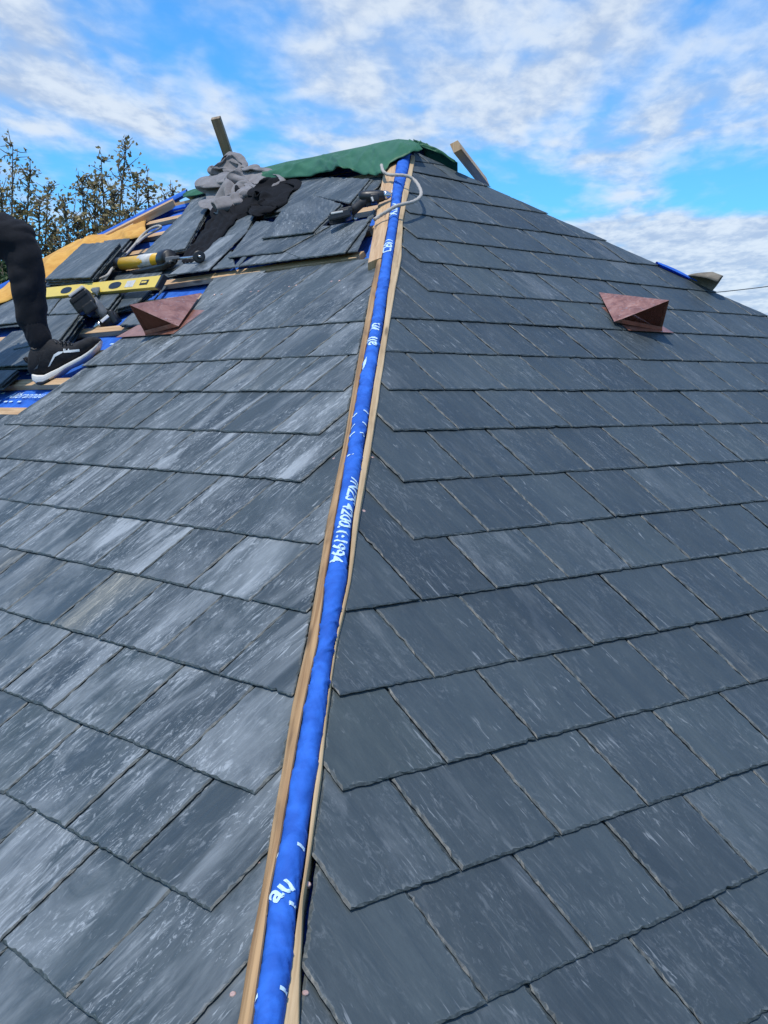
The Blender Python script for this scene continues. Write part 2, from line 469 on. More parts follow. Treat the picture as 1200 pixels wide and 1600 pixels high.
def ground_mat():
    m, g, b = material('lawn')
    tc = g.add('ShaderNodeTexCoord').outputs['Object']
    c = g.mix(g.noise(tc, 0.6, 6, 0.6), (0.035, 0.06, 0.015), (0.07, 0.10, 0.03))
    setin(g, b, col=c, rough=0.9); return m


M['grass'] = ground_mat()

# ------------------------------------------------------------------ setting
GZ = -5.2
obj('ground', [(-900, -900, GZ), (900, -900, GZ), (900, 900, GZ), (-900, 900, GZ)], [(0, 1, 2, 3)], M['grass'], None, origin=(0, 0, GZ))['kind'] = 'structure'

house = empty('house', (0, 0, GZ), 'hip roofed house being re-slated, dark slate slopes meeting at a bare blue hip', 'house')
VEAVE = -2.95
HE = VEAVE * ST


# ------------------------------------------------------------------ slates
class Slab:
    """collects slates: jagged dressed rims, per-slate uv offset and random value"""
    def __init__(self): self.v = []; self.f = []; self.uv = []; self.rn = []; self.ed = []
    def add(self, fr, poly, top, th=0.006, step=0.014, jit=0.0011, bottom=False, flip=False, inset=0.0046):
        O, A, B, N = fr; n0 = len(poly)
        rnd = random.random(); ou, ov = random.uniform(0, 40), random.uniform(0, 40)
        ring = []
        for i in range(n0):
            p, q = poly[i], poly[(i + 1) % n0]; ex, ey = q[0] - p[0], q[1] - p[1]; L = math.hypot(ex, ey)
            if L < 1e-5: continue
            nx, ny = -ey / L, ex / L
            k = max(1, int(L / step)); w = 0.0
            for j in range(k):
                t = j / k
                w = 0.35 * w + random.gauss(0, jit)
                jj = 0 if j == 0 else w
                if j and random.random() < 0.03: jj += random.uniform(0.0, 0.004)
                ring.append((p[0] + ex * t + nx * jj, p[1] + ey * t + ny * jj, nx, ny, j == 0, i, t))
        n = len(ring)
        if n < 3: return
        emin = min(math.hypot(poly[i][0] - poly[i - 1][0], poly[i][1] - poly[i - 1][1]) for i in range(n0) if poly[i] != poly[i - 1])
        small = emin < .055 or n0 > 6; wear = .014
        # inward normals at corners: bisector with the edge before
        nr = []
        for i, (x, y, nx, ny, c, _, _) in enumerate(ring):
            if c:
                pnx, pny = ring[i - 1][2], ring[i - 1][3]; d = 1 + nx * pnx + ny * pny
                nr.append(((nx + pnx) / max(d, 0.35), (ny + pny) / max(d, 0.35)))
            else: nr.append((nx, ny))
        o = len(self.v); V = self.v
        cin = {}
        for i in range(n):
            if ring[i][4]: cin[ring[i][5]] = (ring[i][0] + nr[i][0] * wear, ring[i][1] + nr[i][1] * wear)
        ks = sorted(cin); nxt = {a: ks[(q + 1) % len(ks)] for q, a in enumerate(ks)}
        rings = []
        for i in range(n):
            x, y = ring[i][0], ring[i][1]; ax, ay = nr[i]
            t = top(x, y); a = inset * random.uniform(0.30, 1.6); c0, c1 = cin[ring[i][5]], cin[nxt[ring[i][5]]]; wx, wy = lerp(c0[0], c1[0], ring[i][6]), lerp(c0[1], c1[1], ring[i][6])
            rings.append((x + ax * a, y + ay * a, t, x, y, t - th * random.uniform(0.30, 0.7), x + ax * 0.0012, y + ay * 0.0012, t - th, wx, wy, top(wx, wy)))
        P = lambda x, y, z: (O.x + A.x * x + B.x * y + N.x * z, O.y + A.y * x + B.y * y + N.y * z, O.z + A.z * x + B.z * y + N.z * z)
        for r in rings: V.append(P(r[0], r[1], r[2]))
        for r in rings: V.append(P(r[3], r[4], r[5]))
        for r in rings: V.append(P(r[6], r[7], r[8]))
        if not small:
            for r in rings: V.append(P(r[9], r[10], r[11]))
        self.ed += [0.0 if small else 0.5] * n + [1.0] * n + [0.9] * n + ([] if small else [0.0] * n)
        uvs = [(r[0] + ou, r[1] + ov) for r in rings] + [(r[3] + ou, r[4] + ov) for r in rings] + [(r[6] + ou, r[7] + ov + 0.004) for r in rings] + [(r[9] + ou, r[10] + ov) for r in rings]
        def face(ids, e):
            if flip: ids = ids[::-1]
            self.f.append(tuple(o + i for i in ids)); self.rn.append(rnd)
            for i in ids: self.uv += [uvs[i][0], uvs[i][1]]
        face(list(range(n)) if small else list(range(3 * n, 4 * n)), 0.0)
        for i in range(n):
            j = (i + 1) % n
            if not small: face([3 * n + i, i, j, 3 * n + j], 0.0)
            face([i, n + i, n + j, j], 1.0); face([n + i, 2 * n + i, 2 * n + j, n + j], 0.75)
        if bottom: face([2 * n + i for i in range(n)][::-1], 0.0)
    def obj(self, name, mat, parent=None, origin=None):
        o = obj(name, self.v, self.f, mat, parent, False, origin, recalc=False); me = o.data
        l = me.uv_layers.new(name='UVMap'); l.data.foreach_set('uv', self.uv)
        a = me.attributes.new('rnd', 'FLOAT', 'FACE'); a.data.foreach_set('value', self.rn)
        a = me.attributes.new('edge', 'FLOAT', 'POINT'); a.data.foreach_set('value', self.ed)
        return o


def clip(poly, a, b, c):
    """keep a*u + b*v >= c"""
    out = []
    for i in range(len(poly)):
        p, q = poly[i], poly[(i + 1) % len(poly)]
        dp, dq = a * p[0] + b * p[1] - c, a * q[0] + b * q[1] - c
        if dp >= 0: out.append(p)
        if (dp >= 0) != (dq >= 0):
            t = dp / (dp - dq); out.append((lerp(p[0], q[0], t), lerp(p[1], q[1], t)))
    return out


G = 0.21; SL = 0.50; SW = 0.249
# bottom edge of each course (photo pixels, projected on to the slope), then the joints along it
R_EDGE = {-8: [(700, 1594), (1200, 1360)], -7: [(545, 1422), (1200, 1192)], -6: [(535, 1235), (1200, 1060)], -5: [(530, 1087), (1200, 952)], -4: [(540, 954), (1200, 856)], -3: [(647, 842), (1200, 781)], -2: [(630, 752), (1200, 717)], -1: [(615, 672), (1200, 660)], 0: [(607, 608), (1200, 610)], 1: [(597, 548), (1200, 567)], 2: [(608, 495), (1200, 527)], 3: [(670, 454), (1180, 492)], 4: [(657, 407), (1100, 454)], 5: [(652, 371), (1030, 415)], 6: [(637, 332), (957, 377)], 7: [(637, 300), (882, 337)], 8: [(645, 267), (810, 300)]}
R_JOINT = {-8: [(760, 1562), (925, 1485), (1067, 1421), (1185, 1367)], -7: [(545, 1422), (716, 1352), (879, 1306), (1015, 1260), (1127, 1219)], -6: [(535, 1235), (695, 1187), (840, 1154), (962, 1123), (1075, 1092), (1171, 1065)], -5: [(530, 1087), (677, 1055), (810, 1031), (925, 1004), (1029, 985), (1125, 965)], -4: [(540, 954), (653, 930), (779, 921), (892, 906), (990, 890), (1083, 877), (1165, 866)], -3: [(647, 842), (760, 827), (860, 817), (960, 806), (1048, 798), (1125, 787)], -2: [(630, 752), (739, 745), (835, 740), (927, 733), (1012, 729), (1090, 723), (1158, 717)], -1: [(615, 672), (717, 670), (806, 669), (896, 668), (975, 665), (1054, 663), (1125, 660)], 0: [(607, 608), (697, 610), (794, 609), (875, 610), (954, 610), (1027, 609), (1094, 609), (1152, 610)], 1: [(597, 548), (678, 551), (779, 554), (856, 557), (933, 559), (1002, 562), (1067, 563), (1127, 565), (1183, 567)], 2: [(608, 495), (680, 500), (762, 505), (837, 509), (915, 512), (975, 515), (1037, 518), (1095, 520), (1152, 525)], 3: [(670, 454), (750, 460), (820, 464), (892, 469), (950, 476), (1003, 481), (1057, 486), (1125, 489)], 4: [(657, 407), (732, 416), (802, 421), (872, 427), (935, 434), (995, 440), (1050, 447)], 5: [(652, 371), (722, 376), (790, 385), (860, 391), (920, 398), (975, 406)], 6: [(640, 332), (715, 344), (782, 351), (845, 361), (902, 367)], 7: [(640, 300), (702, 306), (765, 317), (825, 326)], 8: [(645, 267), (705, 277), (755, 289)]}
L_EDGE = {-8: [(0, 1470), (103, 1557)], -7: [(0, 1236), (330, 1423)], -6: [(0, 1077), (398, 1239)], -5: [(0, 952), (456, 1087)], -4: [(0, 852), (479, 957)], -3: [(0, 779), (496, 850)], -2: [(0, 714.6), (471, 752)], -1: [(6, 662.5), (500, 678)], 0: [(94, 612.5), (537, 610)], 1: [(126, 572), (557, 553)], 2: [(262, 525), (570, 500)]}
L_JOINT = {-8: [(2, 1468), (105, 1557)], -7: [(330, 1423), (200, 1348), (102, 1293), (7, 1238)], -6: [(398, 1239), (277, 1187), (173, 1143), (90, 1100)], -5: [(456, 1087), (342, 1052), (242, 1025), (152, 998), (85, 971), (12, 951)], -4: [(479, 957), (392, 935), (300, 910), (217, 898), (144, 884), (79, 875)], -3: [(496, 850), (442, 840), (340, 827), (260, 815), (192, 804), (121, 798), (62, 789), (12, 781)], -2: [(471, 752), (383, 742), (306, 735), (233, 729), (167, 727), (108, 723), (50, 719), (6, 717)], -1: [(500, 677), (425, 674), (346, 671), (279, 670), (208, 669), (167, 665), (104, 664), (50, 663), (6, 662)], 0: [(537, 610), (477, 610), (433, 611), (373, 611), (314, 611), (252, 613), (198, 611), (145, 612), (94, 612)], 1: [(557, 553), (481, 554), (409, 558), (344, 561), (287, 564), (227, 568), (178, 571), (126, 572)], 2: [(570, 500), (506, 503), (436, 510), (365, 517), (311, 522), (264, 525)]}
# where the slates are cut beside the hip: (height along the hip, distance from the hip line)
CUT_R = [(-1.9, 0.062), (-1.72, 0.046), (-1.5, 0.042), (-1.25, 0.036), (-1.0, 0.030), (-0.75, 0.040), (-0.4, 0.033), (0.0, 0.036), (0.6, 0.035), (1.2, 0.038), (1.5, 0.026), (2.4, 0.026)]
CUT_L = [(-1.9, 0.021), (-1.5, 0.025), (-1.25, 0.031), (-1.0, 0.031), (-0.75, 0.033), (-0.4, 0.037), (0.0, 0.043), (0.6, 0.047), (1.2, 0.049), (2.4, 0.05)]
SLOPE = 0.028


def lay(side, k, sl, extra=None):
    """one course of slates"""
    E, J = (R_EDGE, R_JOINT) if side == 'R' else (L_EDGE, L_JOINT)
    fr = (Vector((0, 0, 0)), *FR[side])
    if k in E:
        (u0, v0), (u1, v1) = [uv(side, *p) for p in E[k]]
        ve = lambda u: lerp(v0, v1, min(1.15, max(-0.15, (u - u0) / (u1 - u0)))) if side == 'R' else lerp(v0, v1, min(1.1, max(-0.1, (u - u0) / (u1 - u0))))
        js = sorted(uv(side, *p)[0] for p in J[k])
        hard = k > -8
    else:
        ve = lambda u: k * G; js = [k * G * CT + random.uniform(0, 0.25)]; hard = False
    if k == -8: js = sorted(js + [-1.187 if side == 'R' else -1.216]) if True else js; hard = True
    if k == -9 and side == 'L': js = [uv('L', 0, 1590)[0], uv('L', 47, 1517 + 125)[0]]
    # extend with ordinary widths
    vm = ve(js[0]); yy = vm * CT / Q
    cut = interp(CUT_R if side == 'R' else CUT_L, yy + 0.15) / Q
    ulo = vm * CT - 0.3
    uhi = 2 * YA * Q - vm * CT + 0.1 if side == 'R' else extra
    if not hard:
        while js[0] > ulo: js.insert(0, js[0] - SW - random.uniform(0, 0.006))
    stop = js[-1] if (side == 'L' and extra is None) else None
    if stop is None:
        while js[-1] < uhi: js.append(js[-1] + SW + random.uniform(0, 0.008))
    for a, b in zip(js, js[1:]):
        if b - a > 0.42:
            mids = [a, (a + b) / 2, b]
        else: mids = [a, b]
        for p, q in zip(mids, mids[1:]):
            gp = random.uniform(0.0008, 0.0028)
            va, vb = ve(p) + random.uniform(-0.0015, 0.0015), ve(q) + random.uniform(-0.0015, 0.0015)
            sk = random.uniform(-0.0025, 0.0025)
            poly = [(p + gp, va), (q - gp, vb), (q - gp + sk, vb + SL), (p + gp + sk, va + SL)]
            vt = (va + vb) / 2
            poly = clip(poly, 1, -CT, cut + random.uniform(-0.002, 0.003))
            if side == 'L' and k == 2: poly = [(a, b + (.006 if b > vt0 + .4 else 0)) for vt0 in [va] for a, b in poly]
            if side == 'L' and extra: poly = clip(poly, -1, 0, -extra)
            if side == 'R': poly = clip(poly, -1, -CT, -(2 * YA * Q) + 0.035)
            poly = clip(poly, 0, -1, -(VRIDGE - 0.04))
            if len(poly) < 3: continue
            lift = random.uniform(0, 0.0016); tw = random.uniform(-0.006, 0.006); um = (p + q) / 2
            top = lambda x, y, vt=vt, lift=lift, tw=tw, um=um: lift - SLOPE * (y - vt) + tw * (x - um)
            px = CC - at(side, um, vt); dist = px.length
            d = at(side, um, vt) - CC; z = d.dot(CF)
            vis = z > 0 and abs(d.dot(CR)) < z * 0.42 and abs(d.dot(CU)) < z * 0.55
            step = 0.06 if not vis else max(0.010, min(0.03, 0.0055 * dist))
            sl.add(fr, poly, top, 0.0042 + random.uniform(0, 0.0009), step * .8, 0.00055 + 0.0001 * dist, flip=(side == 'L'))


slR = Slab()
for k in range(-14, 10): lay('R', k, slR)
right = slR.obj('slate_slope', M['slate_clean'], house); right['label'] = 'finished clean dark slate slope on the right of the hip'
slL = Slab()
for k in range(-14, 3):
    if k >= -1 and k in L_EDGE: lay('L', k, slL, None)
    else: lay('L', k, slL, 2.01 + 0.13 * (-2 - k))
slL.add((Vector((0, 0, 0)), *FR['L']), [(1.562, .392), (1.575, .392), (1.60, .43), (1.955, .935), (1.60, .94), (1.562, .94)], lambda x, y: -.001 - SLOPE * (y - .39), .0045, .016, .0012, flip=True)
left = slL.obj('slate_slope', M['slate_dusty'], house); left['label'] = 'dusty half finished slate slope on the left of the hip'


# the two slopes behind and the walls below
def slab_quad(a, b, c, d, n, t):
    m = MB(); m.prism([a, b, c, d], -n * t); return m


def corner(x, y): return Vector((x, y, HE))
hy = HE / (math.tan(TH) * Q)
P0 = Vector((0, hy, HE)); P1 = Vector((YA - hy, YA, HE)); dpl = YA - hy
P3 = REND + (Vector((-1, 0, 0)) * dpl) + Vector((0, 0, HE - APEX.z)); P2 = REND + Vector((0, dpl, 0)) + Vector((0, 0, HE - APEX.z))
nb = (P1 - APEX).cross(P2 - APEX).normalized(); nb = nb if nb.z > 0 else -nb
nc = (P2 - REND).cross(P3 - REND).normalized(); nc = nc if nc.z > 0 else -nc
mb = MB(); mb.prism([APEX - nb * .03, P1 - nb * .03, P2 - nb * .03, REND - nb * .03], -nb * 0.03); mb.obj('back_slope', M['membrane'], house)
mb = MB(); mb.prism([REND - nc * .03, P2 - nc * .03, P3 - nc * .03], -nc * 0.03); mb.obj('back_slope', M['membrane'], house)
cen = (P0 + P2) / 2; ins = [Vector((lerp(p.x, cen.x, 0.07), lerp(p.y, cen.y, 0.07), HE - 0.10)) for p in (P0, P1, P2, P3)]
for a, b in zip(ins, ins[1:] + ins[:1]):
    nn = (b - a).cross(Vector((0, 0, 1))).normalized(); t = (b - a).normalized()
    mb = MB(); mb.box((a + b) / 2 + Vector((0, 0, (GZ - HE + .1) / 2)), t, nn, (0, 0, 1), (b - a).length - 0.13, 0.12, HE - .1 - GZ); mb.obj('wall', M['brick'], house)


# underlay under the open left slope, slightly draped between rafters
def under(side, ua, ub, va, vb, nu, nv, off=-0.050):
    rows = []
    for j in range(nv + 1):
        v = lerp(va, vb, j / nv); r = []
        for i in range(nu + 1):
            u0 = max(ua, v * CT); u1 = min(ub, (2 * (REND.y) * Q - v * CT) if side == 'L' else (2 * YA * Q - v * CT))
            u = lerp(u0, u1, i / nu)
            w = 0.5 + 0.5 * math.cos(2 * math.pi * u / 0.6)
            o = off - 0.010 * (1 - w) + 0.004 * noise.noise(Vector((u * 7, v * 9, 2))) if 0 < i < nu and j not in (0, nv) else off
            r.append(at(side, u, v, o))
        rows.append(r)
    m = MB(); m.grid(rows); return m


o = under('L', -9, 99, VEAVE, VRIDGE - 0.005, 90, 60).obj('underlay', M['membrane'], house, True)
o['label'] = 'blue printed underlay showing between the battens'
under('R', -9, 99, VEAVE, VRIDGE - 0.02, 40, 40).obj('underlay', M['membrane'], house, True)['label'] = 'blue underlay beneath the right slope'


def uvbox(o, along, origin=Vector((0, 0, 0))):
    """uv along the grain for timber"""
    me = o.data; l = me.uv_layers.get('UVMap') or me.uv_layers.new(name='UVMap')
    t = Vector(along).normalized(); a = t.orthogonal().normalized(); b = t.cross(a); s = random.uniform(0, 20)
    for lp in me.loops:
        p = me.vertices[lp.vertex_index].co
        l.data[lp.index].uv = (p.dot(t) + s, p.dot(a) + p.dot(b) + s * .3)
    return o


# battens across the left slope
for j in range(-13, 9):
    vt = 0.157 + 0.2165 * j
    u0 = vt * CT + 0.13; u1 = 2 * REND.y * Q - vt * CT - 0.1
    jig = random.uniform(-0.004, 0.004)
    m = MB(); L = u1 - u0
    top4 = j == 4
    m.box(at('L', (u0 + u1) / 2, vt - 0.025 + jig - .041 * top4, -0.037 + .009 * top4), UL, VL, NL, L, 0.050, 0.024, 0.0015)
    uvbox(m.obj('batten', M['pine'], house), UL)

# ------------------------------------------------------------------ the hip: two timber strips, blue membrane roll, lettering
HS = Vector((0, HN.z, -HN.y))         # along the hip, upwards
HROWS = [(1640, 362, 385, 428, 430, 466), (1590, 374, 396, 440, 440, 466), (1500, 387, 408, 452, 452, 468), (1400, 407, 421, 463, 466, 474), (1300, 423, 440, 475, 480, 488), (1200, 441, 457, 492, 493, 502), (1100, 456, 475, 508, 508, 513), (1000, 480, 497, 521, 522, 526), (900, 497, 509, 539, 542, 549), (800, 513, 525, 550, 552, 561), (700, 535, 543, 566, 568, 579), (600, 552, 560, 582, 583, 594), (500, 570, 580, 598, 600, 609), (440, 581, 590, 607, 608, 619), (400, 590, 597, 613, 614, 627), (340, 599, 608, 622, 623, 630), (300, 605, 613, 628, 629, 638), (260, 611, 619, 638, 639, 646), (238, 614, 622, 641, 642, 649)]


def htab(i, h): return [((p := onplane(r[i], r[0], HN, h)).dot(HS), p.x) for r in HROWS]
T_WL, T_RL, T_RR, T_SL, T_SR = htab(1, .003), htab(2, .010), htab(3, .010), htab(4, 0.0), htab(5, 0.0)
S0, S1 = T_RL[0][0], T_RL[-1][0]


def hp(s, x, h): return HS * s + Vector((x, 0, 0)) + HN * h


LAPS = [onplane(560, y, HN, .03).dot(HS) for y in (1480, 1292, 1178, 880, 703, 372)]


def roll_point(s, a, lift=0.0):
    """a runs 0..1 over the arch from the left edge to the right edge"""
    xl, xr = interp(T_RL, s) - .003, interp(T_RR, s) + .002; w = xr - xl - .004; c = (xl + xr) / 2
    an = math.pi * (1 - a); rx = w / 2 + lift; rz = 0.015 + 0.25 * max(0, w - 0.04)
    wr = 0.0009 * noise.noise(Vector((s * 9 + a * 2.2, a * 2.5, 1.3))) + 0.0012 * noise.noise(Vector((s * 34 - a * 4, a * 4, 2.2)))
    for lp in LAPS:
        q = lp + .05 * (a - .5) * (1 if int(lp * 10) % 2 else -1) - s
        if 0 < q < .16: wr += .0022 * (1 - q / .16)
    fold = noise.noise(Vector((s * 16 - a * 1.6, a * 0.9, 7.7)))
    wr += 0.0120 * max(0, 0.30 - abs(fold) * 3.6) * (0.25 + max(0.0, noise.noise(Vector((s * 2.1, 0, 5))) * 1.6 + .3))
    f2 = noise.noise(Vector((s * 27 + a * 3.1, a * 1.1, 17.1))); wr -= 0.0055 * max(0, .12 - abs(f2)) / .12 * max(0.0, .25 + noise.noise(Vector((s * 4, a, 3))))
    return hp(s, c + math.cos(an) * (rx + wr), -0.008 + (math.sin(an) ** 0.8 if a not in (0, 1) else 0) * (rz + 0.007 + wr + lift) - (0.012 if a in (0, 1) else 0))


rows = []
NS = 1100
for i in range(-40, NS + 1):
    s = lerp(S0, S1, i / NS); rows.append([roll_point(s, k / 16) for k in range(17)])
m = MB(); m.grid(rows)
roll = m.obj('hip_membrane', M['membrane'], house, True); roll['label'] = 'blue printed membrane wrapped over the bare hip'


def strip(name, tl, tr, top, bot, mat, rnd=0.004, s0=None, s1=None, wob=0.0015, dl=0.0, dr=0.0, fall=0.40):
    rows = []; s0 = S0 - 0.12 if s0 is None else s0; s1 = S1 if s1 is None else s1
    n = max(4, int((s1 - s0) / 0.02))
    for i in range(n + 1):
        s = lerp(s0, s1, i / n); xl, xr = interp(tl, s) + dl, interp(tr, s) + dr
        w1 = wob * noise.noise(Vector((s * 6, 3, 1))); w2 = wob * noise.noise(Vector((s * 8, 9, 4)))
        xl += w1; xr += w2
        T = lambda x, d: hp(s, x, top - fall * abs(x) + d)
        rows.append([hp(s, xl, bot), T(xl, -rnd), T(xl + rnd * .3, -rnd * .3), T(xl + rnd, 0), T((xl + xr) / 2, rnd * .2), T(xr - rnd, 0), T(xr - rnd * .3, -rnd * .3), T(xr, -rnd), hp(s, xr, bot)])
    m = MB(); m.grid(rows); m.f.append(tuple(range(9))); k = len(m.v); m.f.append(tuple(range(k - 9, k)))
    return uvbox(m.obj(name, mat, house, False), HS)


w = strip('hip_batten', T_WL, T_RL, 0.012, -0.06, M['oldwood'], 0.006, dl=-.001, dr=-.0005); w['label'] = 'weathered rounded timber strip left of the blue membrane'
w = strip('hip_batten', T_SL, T_SR, 0.006, -0.06, M['palewood'], 0.002, dl=.0012, dr=-.001); w['label'] = 'pale timber strip right of the blue membrane'
# wide bare board beside the top of the hip
sB0 = onplane(590, 402, HN, 0).dot(HS)
T_B = [(sB0 - .2, interp(T_WL, sB0) - .030), (sB0, interp(T_WL, sB0) - 0.034), (S1, interp(T_WL, S1) - 0.034)]
T_B2 = [(a, b - .002) for a, b in T_RL]
w = strip('hip_board', T_B, T_B2, 0.016, -0.06, M['pine'], 0.003, s0=sB0 - 0.02); w['label'] = 'wide bare board beside the top of the hip'


def text_mesh(txt, size, shear=0.0, bold=0.0):
    cu = bpy.data.curves.new('lettering', 'FONT'); cu.body = txt; cu.size = size; cu.shear = shear; cu.offset = bold
    cu.align_y = 'CENTER'; cu.align_x = 'LEFT'; cu.resolution_u = 3
    o = bpy.data.objects.new('lettering', cu); COL.objects.link(o)
    bpy.context.view_layer.update()
    dg = bpy.context.evaluated_depsgraph_get(); me = bpy.data.meshes.new_from_object(o.evaluated_get(dg))
    bpy.data.objects.remove(o); bpy.data.curves.remove(cu)
    bm = bmesh.new(); bm.from_mesh(me); bpy.data.meshes.remove(me)
    bmesh.ops.triangulate(bm, faces=bm.faces[:])
    for _ in range(2): bmesh.ops.subdivide_edges(bm, edges=[e for e in bm.edges if e.calc_length() > size * 0.09], cuts=1, use_grid_fill=True)
    bmesh.ops.triangulate(bm, faces=bm.faces[:])
    return bm


def roll_text(txt, y0, a0, size, dirs, ang=0.0, shear=0.0, stretch=1.0, mat='print'):
    """lettering printed on the membrane; dirs = +1 reads up the hip, -1 reads down"""
    s0 = onplane(560, y0, HN, 0.03).dot(HS); W_ = 0.075
    bm = text_mesh(txt, size, shear, 0.0012)
    ca, sa = math.cos(ang), math.sin(ang); m = MB()
    def fn(p):
        x, y = p.x * stretch * ca - p.y * sa, p.x * stretch * sa + p.y * ca
        return roll_point(s0 + dirs * x, min(.985, max(.015, a0 - dirs * y / W_)), 0.0012)
    m.addbm(bm, fn); return m


def put(*a, **k): roll_text(*a, **k).obj('lettering', M['print'], roll, False)
put('/NZS 4200.1:1994', 737, 0.80, 0.050, -1, ang=-0.075, stretch=1.02)
put('all', 532, 0.45, 0.062, 1, stretch=1.3)
put('in', 508, 0.45, 0.062, 1, stretch=1.3)
put('au', 1395, 0.22, 0.05, 1, ang=-0.75)
put('Kaw', 330, 0.45, 0.06, 1, stretch=1.4)
put('CBI /', 388, 0.45, 0.06, 1, stretch=1.2)
put('u', 1606, 0.80, 0.05, 1, ang=-0.75)
for (x, y, a, ang) in ((0, 1308, .80, 0), (0, 1328, .12, -.9), (0, 1400, .80, 0), (0, 1420, .10, -.9), (0, 1533, .82, 0), (0, 1556, .18, -.9), (0, 632, .75, 0), (0, 638, .25, -.4), (0, 650, .78, 0), (0, 655, .25, -.5), (0, 667, .75, 0), (0, 668, .3, -.5), (0, 702, .4, -.3)):
    s = onplane(560, y, HN, .03).dot(HS); rr = []
    for i in range(7):
        t = i / 6 - .5; rr.append([roll_point(s + t * 0.016 * math.sin(-ang) * 1.6 + q * .0035, min(.97, max(.03, a + t * .26 * math.cos(ang))), .0012) for q in (-1, 1)])
    m = MB(); m.grid(rr); m.obj('printed_dash', M['print'], roll, False)
s = onplane(560, 556, HN, .03).dot(HS); rr = []
for i in range(13):
    t = i / 12; wd = 0.26 * math.sin(math.pi * min(1, t ** 0.6)) * (0.4 + .6 * t)
    rr.append([roll_point(s - .05 + .09 * t, .22 + .12 * t + q * wd / 2, .0012) for q in (-1, 0, 1)])
m = MB(); m.grid(rr); m.obj('printed_emblem', M['print'], roll, False)

# lettering on the underlay of the left slope
def flat_text(txt, x, y, size, dx, dy, off=-0.0445, shear=0.3, stretch=1.3):
    u0, v0 = uv('L', x, y, -0.05); m = MB(); bm = text_mesh(txt, size, shear)
    m.addbm(bm, lambda p: at('L', u0 - p.x * stretch, v0 + p.y, off)); return m
und = [c for c in house.children if c.name.startswith('underlay')][0]
flat_text('Alibrannau', 14, 620, 0.062, 0, 0).obj('lettering', M['print'], und)
for (x, y) in ((-4, 615), (6, 616), (0, 628), (10, 629), (18, 629), (31, 629), (0, 553), (5, 551), (45, 586), (150, 560), (160, 552), (176, 539), (212, 395), (222, 391)):
    u0, v0 = uv('L', x, y, -0.05)
    m = MB(); m.v = [tuple(at('L', u0 + a, v0 + b, -0.0445)) for a, b in ((-.016, -.005), (.016, -.005), (.016, .005), (-.016, .005))]; m.f = [(0, 1, 2, 3)]
    m.obj('printed_dash', M['print'], und)

# copper nails
def nail(s, x, y, off=0.0):
    p = pix(s, x, y, off); n = FR[s][2]; a = FR[s][0]; b = FR[s][1]
    m = MB(); segs = 9; r = 0.0052; o = 0
    tx, ty = random.uniform(-.3, .3), random.uniform(-.3, .3); nn = (n + a * tx + b * ty).normalized(); aa = (a - nn * a.dot(nn)).normalized(); bb = nn.cross(aa)
    for rr, h in ((r, -0.004), (r, .0012), (r * .8, .0022)):
        for k in range(segs):
            w = 2 * math.pi * k / segs; m.v.append(tuple(p + aa * math.cos(w) * rr + bb * math.sin(w) * rr + nn * h))
    for q in range(2):
        for k in range(segs): m.f.append((q * segs + k, q * segs + (k + 1) % segs, (q + 1) * segs + (k + 1) % segs, (q + 1) * segs + k))
    m.f.append(tuple(2 * segs + k for k in range(segs)))
    return m.obj('nail', M['nail'], right if s == 'R' else left)
NAILS_L = [(404, 1351), (364, 1554), (446, 1101), (470, 992), (481, 901), (490, 853), (498, 815), (500, 842), (533, 733), (522, 717), (555, 656), (550, 609), (540, 609), (512, 627), (555, 525), (563, 503), (565, 480), (568, 463), (575, 440), (530, 439), (518, 440), (452, 448), (463, 446), (404, 455), (392, 456), (346, 460), (335, 461)]
NAILS_R = [(481, 1382), (477, 1552), (512, 1206), (542, 990), (551, 895), (558, 845), (582, 715), (568, 799), (608, 562), (601, 549), (612, 462), (614, 452)]
for p in NAILS_L: nail('L', p[0], p[1], -0.010)
for p in NAILS_R: nail('R', p[0], p[1], -0.010)
#@PART2
# ------------------------------------------------------------------ far hip, ridge timbers
def dirbox(name, p, q, w, t, n, mat, parent, bev=0.0015):
    p, q = Vector(p), Vector(q); ax = (q - p).normalized(); n = (Vector(n) - ax * Vector(n).dot(ax)).normalized(); ay = n.cross(ax)
    m = MB(); m.box((p + q) / 2, ax, ay, n, (q - p).length, w, t, bev)
    return uvbox(m.obj(name, mat, parent, origin=None if parent else (p + q) / 2), ax)


FH = Vector((-1, 0, -Q * math.tan(TH))).normalized()
for (a, b, dv, off) in ((-0.02, 1.10, 0.045, 0.0), (0.25, 1.35, 0.125, -0.012)):
    p = REND + FH * a - VL * 0.0 + (Vector((0, -1, 0)) * dv) ; q = REND + FH * b + Vector((0, -1, 0)) * dv
    p -= NL * (p.dot(NL) - off); q -= NL * (q.dot(NL) - off)
    dirbox('hip_board', p, q, 0.065, 0.045, NL, M['pine'], house)
rows = []
for i in range(41):
    c = REND + FH * lerp(-0.1, 3.2, i / 40); rows.append([c + Vector((0, 1, 0)) * 0.030 * math.cos(math.pi * k / 8) + Vector((0, 0, 1)) * (0.035 * math.sin(math.pi * k / 8) + .004 * noise.noise(Vector((i * .4, k * .3, 1)))) for k in range(9)])
m = MB(); m.grid(rows); m.obj('hip_membrane', M['membrane'], house, True)['label'] = 'blue membrane over the far left hip'
rows = []
for i in range(21):
    c = APEX + Vector((1, 0, -Q * math.tan(TH))).normalized() * lerp(1.27, 1.47, i / 20); e = math.sin(math.pi * min(1, i / 19))
    rows.append([c + Vector((0, 1, 0)) * (0.05 * math.cos(math.pi * k / 8)) + Vector((0, 0, 1)) * ((0.006 * e + .012) * math.sin(math.pi * k / 8) - .012) for k in range(9)])
m = MB(); m.grid(rows); m.obj('hip_membrane', M['membrane'], house, True)['label'] = 'blue membrane edge over the far right hip'
